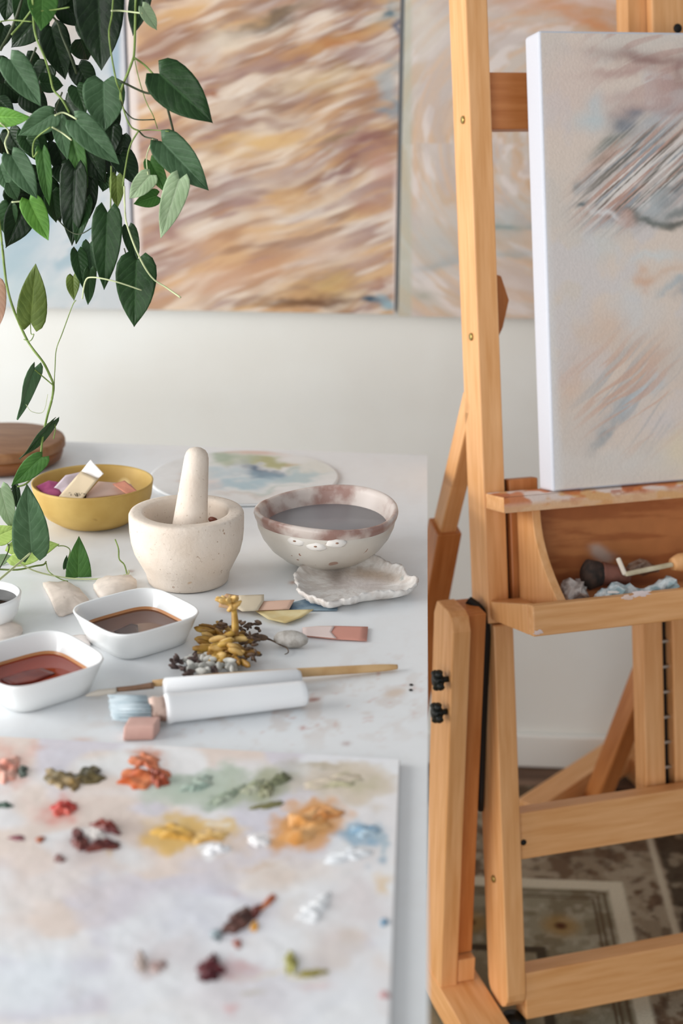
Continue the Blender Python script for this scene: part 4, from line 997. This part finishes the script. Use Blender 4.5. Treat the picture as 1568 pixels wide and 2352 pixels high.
dab('pale ochre dab', 482,1922,40,15,10,(230,192,124),(214,166,92),45,h=.003)
dab('orange ochre dab', 700,1898,62,34,15,(216,150,80),(230,176,116),46,h=.005)
dab('peach orange dab', 745,1868,36,18,10,(226,164,104),(206,134,70),47,h=.004)
dab('sky blue dab', 838,1908,36,14,5,(144,178,202),(184,204,216),48,h=.003)
dab('thick white dab beside the ochre', 497,1952,30,12,0,(244,244,246),None,49,h=.004)
dab('thick white dab between the ochre dabs', 592,1932,26,12,0,(242,240,240),None,50,h=.004)
dab('thick white dab under the blue', 800,1965,52,16,10,(240,243,246),None,51,h=.004)
dab('thick white scraped dab', 722,2088,46,22,30,(244,246,248),None,52,h=.004)
dab('small dark green dab', 52,1772,13,13,20,(72,84,74),None,2,h=.004)
dab('small deep green dab at the left edge', 10,1850,17,8,0,(70,92,80),None,3,h=.003)
dab('olive brown dab', 140,1790,40,22,-10,(112,100,72),(150,128,90),4)
dab('dark olive dab', 205,1782,38,20,15,(66,62,44),(104,90,54),5)
dab('ochre streak between the olive dabs', 168,1800,22,14,0,(166,134,76),(120,98,60),6,h=.004)
dab('burnt orange dab', 330,1786,56,26,8,(196,92,46),(214,128,84),7)
dab('pale rust dab top of the orange one', 332,1748,34,20,0,(212,132,96),(196,104,66),71,h=.004)
dab('dark russet dab', 362,1790,24,18,-30,(130,56,34),(160,70,40),8,h=.008)
dab('crimson dab', 146,1858,30,17,15,(178,56,50),(200,90,76),9)
dab('dark maroon smear left of the white dab', 182,1930,22,24,0,(84,34,34),(110,52,44),10)
dab('dark maroon smear under the white dab', 232,1944,44,13,12,(78,30,30),(120,60,50),11)
dab('brick red smear above the white dab', 244,1900,34,12,-12,(132,56,44),(100,34,34),12)
dab('white dab ringed by maroon', 216,1918,24,13,0,(244,238,232),None,13,h=.005)
dab('small plum speck', 40,1925,18,7,-5,(140,84,92),None,14,h=.002)
dab('small rust speck', 92,1928,11,7,0,(170,96,66),None,15,h=.002)
dab('mauve brown speck', 136,1972,12,12,0,(140,104,100),None,16,h=.002)
dab('dark moss green dab', 640,1792,30,12,30,(100,104,74),(130,134,104),17,h=.005)
dab('moss green streak', 612,1814,16,22,10,(120,122,88),(160,160,130),18,h=.003)
dab('thin olive streak', 615,1850,48,6,10,(128,124,84),None,19,h=.002)
dab('dark brown fish-shaped dab', 548,2116,46,21,28,(78,48,42),(100,66,58),20)
dab('orange brown streak', 616,2072,24,9,42,(186,94,52),(200,120,72),21,h=.003)
dab('dark red brown streak joining the fish-shaped dab', 588,2094,18,12,40,(110,48,38),None,22,h=.004)
dab('small yellow orange dab', 584,2128,12,9,40,(228,164,60),None,23,h=.003)
dab('small blue grey dab', 497,2148,17,12,0,(150,164,170),(120,130,134),24,h=.003)
dab('brick speck below the fish-shaped dab', 545,2168,10,14,0,(164,100,88),None,25,h=.002)
dab('deep maroon dab', 482,2232,38,22,5,(94,28,36),(70,18,26),26)
dab('dark maroon point above the deep maroon dab', 490,2212,18,18,0,(84,26,32),None,27,h=.005)
dab('taupe smudge', 362,2220,20,16,10,(164,136,132),(190,168,162),28,h=.002)
dab('grey brown smudge', 325,2212,15,26,0,(176,160,152),None,29,h=.002)
dab('olive green upright dab', 668,2212,16,26,-8,(150,144,62),(170,166,96),30,h=.004)
dab('olive green low streak', 716,2236,38,7,4,(150,138,58),None,31,h=.003)
dab('small blue dab at the right edge', 882,2118,10,10,0,(124,158,182),None,32,h=.002)
dab('rose speck at the right edge', 882,2285,12,9,20,(196,150,150),None,33,h=.002)

# ================================================================ HANGING VINE
random.seed(11)
VY = 1.43
VN_ = thing('hanging_vine', 'green trailing vine with heart-shaped leaves hanging from the upper left', 'plant', (-.45, VY, T))
def leafmat(name, col, col2, rough=.5):
    m = mat(name, col, rough, col2, 60, lo=.35, hi=.65, bump=.35, bscale=120, spec=.35)
    nt = m.node_tree; b = nt.nodes['Principled BSDF']; out = nt.nodes['Material Output']
    at = nt.nodes.new('ShaderNodeAttribute'); at.attribute_name = 'blade'; sx = nt.nodes.new('ShaderNodeSeparateXYZ')
    nt.links.new(at.outputs['Vector'], sx.inputs[0])
    def mth(op, a, b_=None, c_=None):
        q = nt.nodes.new('ShaderNodeMath'); q.operation = op
        for i_, v_ in enumerate((a, b_, c_)):
            if v_ is None: continue
            if isinstance(v_, (int, float)): q.inputs[i_].default_value = v_
            else: nt.links.new(v_, q.inputs[i_])
        return q.outputs[0]
    nz = nt.nodes.new('ShaderNodeTexNoise'); nz.inputs['Scale'].default_value = 45; nt.links.new(nt.nodes['Texture Coordinate'].outputs['Object'], nz.inputs['Vector'])
    ph = mth('FRACT', mth('ADD', mth('SUBTRACT', mth('MULTIPLY', sx.outputs['Y'], 7.0), mth('MULTIPLY', sx.outputs['X'], 2.4)), mth('MULTIPLY', nz.outputs['Fac'], 1.3)))
    side_v = mth('MULTIPLY', mth('LESS_THAN', mth('ABSOLUTE', mth('SUBTRACT', ph, .5)), .07), .45)
    mid_v = mth('LESS_THAN', sx.outputs['X'], .045)
    vein = mth('MAXIMUM', side_v, mid_v)
    cl = b.inputs['Base Color'].links[0].from_socket
    vm = nt.nodes.new('ShaderNodeMix'); vm.data_type = 'RGBA'; nt.links.new(mth('MULTIPLY', vein, .38), vm.inputs['Factor'])
    nt.links.new(cl, vm.inputs['A']); vm.inputs['B'].default_value = L4(tuple(min(255, int(c*1.25+26)) for c in col)); nt.links.new(vm.outputs['Result'], b.inputs['Base Color'])
    bp2 = nt.nodes.new('ShaderNodeBump'); bp2.inputs['Strength'].default_value = .28; bp2.inputs['Distance'].default_value = .0012
    wv_ = mth('ABSOLUTE', mth('SUBTRACT', ph, .5)); nt.links.new(wv_, bp2.inputs['Height'])
    old = b.inputs['Normal'].links[0].from_socket; nt.links.new(old, bp2.inputs['Normal']); nt.links.new(bp2.outputs['Normal'], b.inputs['Normal'])
    tr = nt.nodes.new('ShaderNodeBsdfTranslucent'); tr.inputs['Color'].default_value = L4(tuple(min(255, int(c*1.15)) for c in col))
    mx = nt.nodes.new('ShaderNodeMixShader'); mx.inputs[0].default_value = .22
    nt.links.new(b.outputs[0], mx.inputs[1]); nt.links.new(tr.outputs[0], mx.inputs[2]); nt.links.new(mx.outputs[0], out.inputs['Surface'])
    return m
LM = {'v': leafmat('leaf_deep_green_shade', (34,56,30), (24,42,24), .38), 'd': leafmat('leaf_dark_green_shade', (48,80,42), (38,66,34), .42),  # v and d: old-leaf green, darkened further for the shade of dense foliage
      'g': leafmat('leaf_grey_green', (86,118,84), (68,100,66), .42), 'm': leafmat('leaf_mid_green', (76,122,54), (60,104,44)),
      'b': leafmat('leaf_bright_green', (104,156,62), (86,138,50)), 'p': leafmat('leaf_pale_green', (172,194,156), (156,182,140)),
      'y': leafmat('leaf_yellow_green', (166,190,104), (150,176,90)), 'o': leafmat('leaf_olive', (104,122,54), (86,106,44)),
      't': leafmat('leaf_tan', (214,178,154), (200,160,134))}
SV = [0,.05,.13,.24,.36,.48,.6,.72,.83,.92,.975,1]; GV = [.40,.76,.95,1,.97,.89,.76,.58,.37,.17,.05,.0]
def leaf(bx, by, tx, ty, w, tone, y=None, dy=None, roll=None, fold=None, curl=None):
    y0 = VY+random.uniform(-.05,.05) if y is None else y
    dy = random.uniform(-.016,.016) if dy is None else dy
    B = ony(bx, by, y0); Tp = ony(tx, ty, y0+dy); L = (Tp-B).length; d = (Tp-B)/L
    wid = w/F*(Vector(CP)-B).length*.5
    view = (Vector(CP)-B).normalized(); sd_ = d.cross(view).normalized(); nn = sd_.cross(d)
    r_ = math.radians(random.uniform(-22,22) if roll is None else roll)
    s2 = sd_*math.cos(r_)+nn*math.sin(r_); n2 = s2.cross(d)
    wid /= max(.5, math.cos(r_)); fo = random.uniform(.12,.4) if fold is None else fold; cu_ = random.uniform(-.05,.16) if curl is None else curl
    vs, fs, bl = [], [], []; K = 8
    for i, (s, g_) in enumerate(zip(SV, GV)):
        for j in range(-K, K+1):
            t = j/K; x = wid*g_*t; yy = L*s - .13*L*(1-s)**4*(abs(t)**.9)*(1 if abs(t) > .01 else .0)*1.0
            zz = fo*abs(x)*(1-.3*abs(t)) + .10*wid*math.sin(s*7+bx)*t*abs(t) - cu_*L*s*s + .012*L*math.sin(s*9+abs(t)*2)*abs(t)
            if j == 0: zz -= .0006
            bl += [abs(t), s, 0]
            vs.append(B+s2*x+d*yy+n2*zz)
    M_ = 2*K+1
    for i in range(len(SV)-1):
        for j in range(2*K): fs.append((i*M_+j, i*M_+j+1, (i+1)*M_+j+1, (i+1)*M_+j))
    o = mk('leaf', vs, fs, LM[tone], VN_, smooth=True); o.data.attributes.new('blade', 'FLOAT_VECTOR', 'POINT').data.foreach_set('vector', bl); sm = o.modifiers.new('thick', 'SOLIDIFY'); sm.thickness = .0005; sm.offset = 0
    if tone in 'pyt': o['label'] = {'p':'pale silvery green leaf','y':'yellow green leaf','t':'withered tan leaf'}[tone]
    return o
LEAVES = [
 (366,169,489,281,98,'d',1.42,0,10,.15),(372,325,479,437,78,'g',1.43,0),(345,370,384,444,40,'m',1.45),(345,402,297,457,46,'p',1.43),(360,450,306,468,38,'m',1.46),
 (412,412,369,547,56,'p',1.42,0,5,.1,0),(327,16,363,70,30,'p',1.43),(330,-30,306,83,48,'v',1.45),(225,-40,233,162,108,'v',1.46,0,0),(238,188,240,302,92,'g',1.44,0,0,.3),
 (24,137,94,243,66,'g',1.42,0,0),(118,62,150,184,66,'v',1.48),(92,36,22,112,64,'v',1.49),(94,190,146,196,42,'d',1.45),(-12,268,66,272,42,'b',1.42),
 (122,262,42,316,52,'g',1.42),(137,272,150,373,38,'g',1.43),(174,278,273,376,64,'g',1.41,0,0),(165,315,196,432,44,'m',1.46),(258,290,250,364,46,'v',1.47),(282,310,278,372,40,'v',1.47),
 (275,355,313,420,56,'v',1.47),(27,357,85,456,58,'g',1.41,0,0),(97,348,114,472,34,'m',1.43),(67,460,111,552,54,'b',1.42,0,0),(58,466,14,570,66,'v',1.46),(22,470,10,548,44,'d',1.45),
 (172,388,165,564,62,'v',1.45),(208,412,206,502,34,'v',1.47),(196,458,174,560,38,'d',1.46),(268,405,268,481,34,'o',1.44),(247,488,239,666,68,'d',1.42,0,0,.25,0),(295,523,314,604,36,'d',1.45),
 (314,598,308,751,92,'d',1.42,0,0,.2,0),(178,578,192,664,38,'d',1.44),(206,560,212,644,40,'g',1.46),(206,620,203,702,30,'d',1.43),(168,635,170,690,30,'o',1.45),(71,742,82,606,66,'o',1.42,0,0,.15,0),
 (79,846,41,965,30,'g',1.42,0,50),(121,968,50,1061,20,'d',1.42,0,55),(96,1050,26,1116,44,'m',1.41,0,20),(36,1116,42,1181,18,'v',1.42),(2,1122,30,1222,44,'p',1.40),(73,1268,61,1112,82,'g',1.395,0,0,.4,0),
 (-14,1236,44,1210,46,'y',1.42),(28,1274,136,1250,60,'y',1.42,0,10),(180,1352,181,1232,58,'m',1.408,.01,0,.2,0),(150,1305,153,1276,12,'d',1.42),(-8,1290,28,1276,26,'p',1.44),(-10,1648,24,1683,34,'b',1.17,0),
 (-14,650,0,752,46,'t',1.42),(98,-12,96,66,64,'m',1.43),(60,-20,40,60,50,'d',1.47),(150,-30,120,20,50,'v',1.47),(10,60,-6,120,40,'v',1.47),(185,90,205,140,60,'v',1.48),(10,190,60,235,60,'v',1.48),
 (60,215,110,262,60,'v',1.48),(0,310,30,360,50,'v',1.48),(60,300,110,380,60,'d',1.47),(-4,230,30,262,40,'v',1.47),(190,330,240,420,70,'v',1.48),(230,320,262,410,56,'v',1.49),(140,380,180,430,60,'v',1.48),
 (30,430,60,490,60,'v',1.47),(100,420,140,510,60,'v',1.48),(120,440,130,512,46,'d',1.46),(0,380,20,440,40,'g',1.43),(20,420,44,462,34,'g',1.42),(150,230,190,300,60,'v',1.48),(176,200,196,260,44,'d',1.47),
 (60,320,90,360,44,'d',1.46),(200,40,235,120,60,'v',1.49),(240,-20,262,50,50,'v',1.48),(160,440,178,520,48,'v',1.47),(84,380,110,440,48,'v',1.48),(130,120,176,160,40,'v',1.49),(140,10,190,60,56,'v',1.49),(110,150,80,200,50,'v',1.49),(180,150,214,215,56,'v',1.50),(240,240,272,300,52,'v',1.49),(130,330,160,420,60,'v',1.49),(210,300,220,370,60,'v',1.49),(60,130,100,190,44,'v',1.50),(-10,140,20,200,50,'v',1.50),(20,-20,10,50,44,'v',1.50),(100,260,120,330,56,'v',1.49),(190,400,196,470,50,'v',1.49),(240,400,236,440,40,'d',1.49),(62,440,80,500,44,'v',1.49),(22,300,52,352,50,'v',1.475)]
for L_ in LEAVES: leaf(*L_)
Z1 = lambda l: [(x/3.015, y/3.015) for x, y in l]
Z2 = lambda l: [(x/3.015, y/3.015+700) for x, y in l]
m_stem = mat('stem_green', (128,150,78), .5, (104,128,58), 60); m_stemd = mat('stem_dark', (62,72,44), .6, (48,58,36), 60); m_stemp = mat('stem_pale', (196,206,158), .5)
def stem(pts, r, m_, y=1.43, ys=None):
    ys = ys or [y+.006*math.sin(i*1.7) for i in range(len(pts))]
    tube('stem', [ony(px, py, yy) for (px, py), yy in zip(pts, ys)], r, m_, VN_, 6)
stem(Z1([(225,-120),(228,60),(245,240),(310,400),(345,520),(370,620),(430,690),(480,780)]), .0011, m_stem, 1.415)
stem(Z1([(790,-120),(775,100),(755,250),(800,540),(835,640),(850,740),(900,870),(960,905)]), .0009, m_stem, 1.43)
stem(Z1([(950,-120),(940,0),(930,350),(910,440),(840,620),(835,700)]), .0013, m_stem, 1.435)
stem(Z1([(830,560),(1000,640),(1105,655),(1150,720),(1205,930)]), .0012, m_stemd, 1.43)
stem(Z1([(930,400),(1000,450),(1075,530)]), .0010, m_stem, 1.43)
stem(Z1([(930,400),(960,540),(1010,700),(1060,800),(1090,890)]), .0005, m_stem, 1.44)
stem(Z1([(835,700),(860,760),(930,825),(1070,828)]), .0007, m_stemd, 1.43)
stem(Z1([(960,905),(1000,945),(1060,960),(1090,970)]), .0008, m_stemd, 1.43)
stem(Z1([(960,905),(1050,900),(1170,910)]), .0006, m_stem, 1.43)
stem(Z1([(960,905),(900,1010),(870,1150),(850,1290)]), .0008, m_stem, 1.43)
stem(Z1([(1060,960),(1015,1080),(1025,1210)]), .0006, m_stemp, 1.428)
stem(Z1([(360,110),(400,160),(430,250),(480,370),(530,510)]), .0011, m_stemd, 1.425)
stem(Z1([(0,350),(60,240),(100,150),(150,0),(160,-80)]), .0014, m_stemd, 1.45)
stem(Z1([(250,330),(210,440),(220,540),(270,590),(280,640)]), .0011, m_stemd, 1.44)
stem(Z1([(430,640),(400,720),(380,790)]), .0009, m_stemd, 1.425)
stem(Z1([(0,850),(60,910),(35,990),(60,1070)]), .0009, m_stemp, 1.415)
stem(Z1([(350,880),(240,970),(230,1085),(260,1050)]), .0008, m_stem, 1.412)
stem(Z1([(360,880),(430,920),(495,970)]), .0009, m_stemp, 1.412)
stem(Z1([(380,800),(440,780),(530,825)]), .0009, m_stemp, 1.41)
stem(Z1([(0,150),(80,140),(220,150)]), .0007, m_stem, 1.42)
stem(Z1([(225,60),(150,160),(80,240)]), .0009, m_stem, 1.418)
stem(Z1([(225,80),(360,70),(480,50)]), .0008, m_stem, 1.42)
stem(Z1([(770,75),(840,75),(985,92)]), .0009, m_stemp, 1.43)
stem(Z1([(770,1150),(768,1300),(765,1490)]), .0008, m_stem, 1.43)
stem(Z1([(860,1290),(865,1450),(880,1560),(960,1770),(1050,1920),(1150,1990),(1250,2060)]), .0009, m_stemp, 1.415)
stem(Z1([(570,2070),(590,1950),(640,1920),(800,1950),(980,2010)]), .0008, m_stemp, 1.41)
stem(Z1([(860,1720),(880,1790)]), .0007, m_stemd, 1.42)
stem(Z1([(400,1520),(480,1600),(560,1620),(660,1560)]), .0006, m_stemd, 1.44)
stem(Z1([(80,1400),(200,1390)]), .0009, m_stemp, 1.415)
stem(Z1([(-20,1960),(50,1990)]), .0007, m_stem, 1.42)
stem(Z1([(-10,1500),(15,1700),(30,1850),(50,1990),(100,2160),(180,2340)])+Z2([(230,310),(300,400),(350,500),(370,560),(360,650),(330,760),(310,850),(290,960),(285,1050)])[0:], .0013, m_stem, 1.42)
stem(Z2([(290,1050),(110,1240),(60,1300)]), .0008, m_stemd, 1.42)
stem(Z2([(285,1050),(230,1180),(180,1240),(120,1260)]), .0010, m_stem, 1.415)
stem([(174,690)]+Z2([(500,10),(430,200),(390,310),(380,450),(375,560)]), .0005, m_stem, 1.425)
stem(Z2([(240,450),(300,500),(370,560)]), .0007, m_stem, 1.42)
stem(Z2([(210,120),(215,200),(235,205),(210,250),(165,240)]), .0005, m_stem, 1.42)
stem(Z2([(320,830),(370,810),(383,860),(370,930)]), .0006, m_stem, 1.42)
stem(Z2([(330,620),(300,740),(220,740),(180,690)]), .0003, m_stemp, 1.42)
zt_ = T+.002
def gstem(pts, r, m_, z=zt_): tube('stem', [onz(px, py, zz) for (px, py), zz in zip(pts, z if isinstance(z, list) else [z]*len(pts))], r, m_, VN_, 6)
gstem(Z2([(-60,1960),(0,1900),(130,1790),(210,1720)]), .0012, m_stemp, [T+.045,T+.040,T+.030,T+.034])
gstem(Z2([(-40,1830),(120,1835),(240,1810),(300,1800),(318,1780)]), .0010, m_stem, [T+.03,T+.022,T+.014,T+.012,T+.012])
gstem(Z2([(130,1790),(260,1850),(450,1890),(620,1900),(760,1890),(880,1868),(890,1840)]), .0009, m_stemp, [T+.03,T+.012,T+.003,T+.002,T+.002,T+.002,T+.003])
gstem(Z2([(880,1868),(860,1800),(825,1760),(820,1690),(797,1625)]), .0008, m_stem, [T+.002,T+.006,T+.012,T+.02,T+.028])
gstem(Z2([(320,1790),(340,1850),(420,1900),(470,1915)]), .0006, m_stem, [T+.012,T+.008,T+.003,T+.002])
gstem(Z2([(400,1670),(450,1672),(485,1700),(470,1760),(445,1820)]), .0006, m_stem, [T+.03,T+.028,T+.022,T+.014,T+.006])
gstem(Z2([(-10,1840),(60,1700),(50,1650)]), .0007, m_stemd, [T+.03,T+.03,T+.03])

# ================================================================ LIGHT
wd = bpy.data.worlds.new('daylight'); S.world = wd; wd.use_nodes = True
bgn = wd.node_tree.nodes['Background']; bgn.inputs['Color'].default_value = (.93,.96,1.0,1); bgn.inputs['Strength'].default_value = .42
def area(name, loc, tgt, sx, sy, power, col):
    l = bpy.data.lights.new(name, 'AREA'); l.shape = 'RECTANGLE'; l.size = sx; l.size_y = sy; l.energy = power; l.color = col
    o = bpy.data.objects.new(name, l); COL.objects.link(o); o.location = loc
    o.rotation_euler = (Vector(tgt)-Vector(loc)).to_track_quat('-Z', 'Y').to_euler(); return o
area('window_daylight_left', (-2.3, .8, 1.3), (0, 1.5, .8), 1.8, 1.7, 80, (1,.985,.97))
area('fill_light_behind', (-.9, -2.4, 1.25), (.1, 1.6, .7), 2.4, 2.0, 72, (1,.99,.975))  # added fill lamp, unseen, brightens surfaces facing the camera
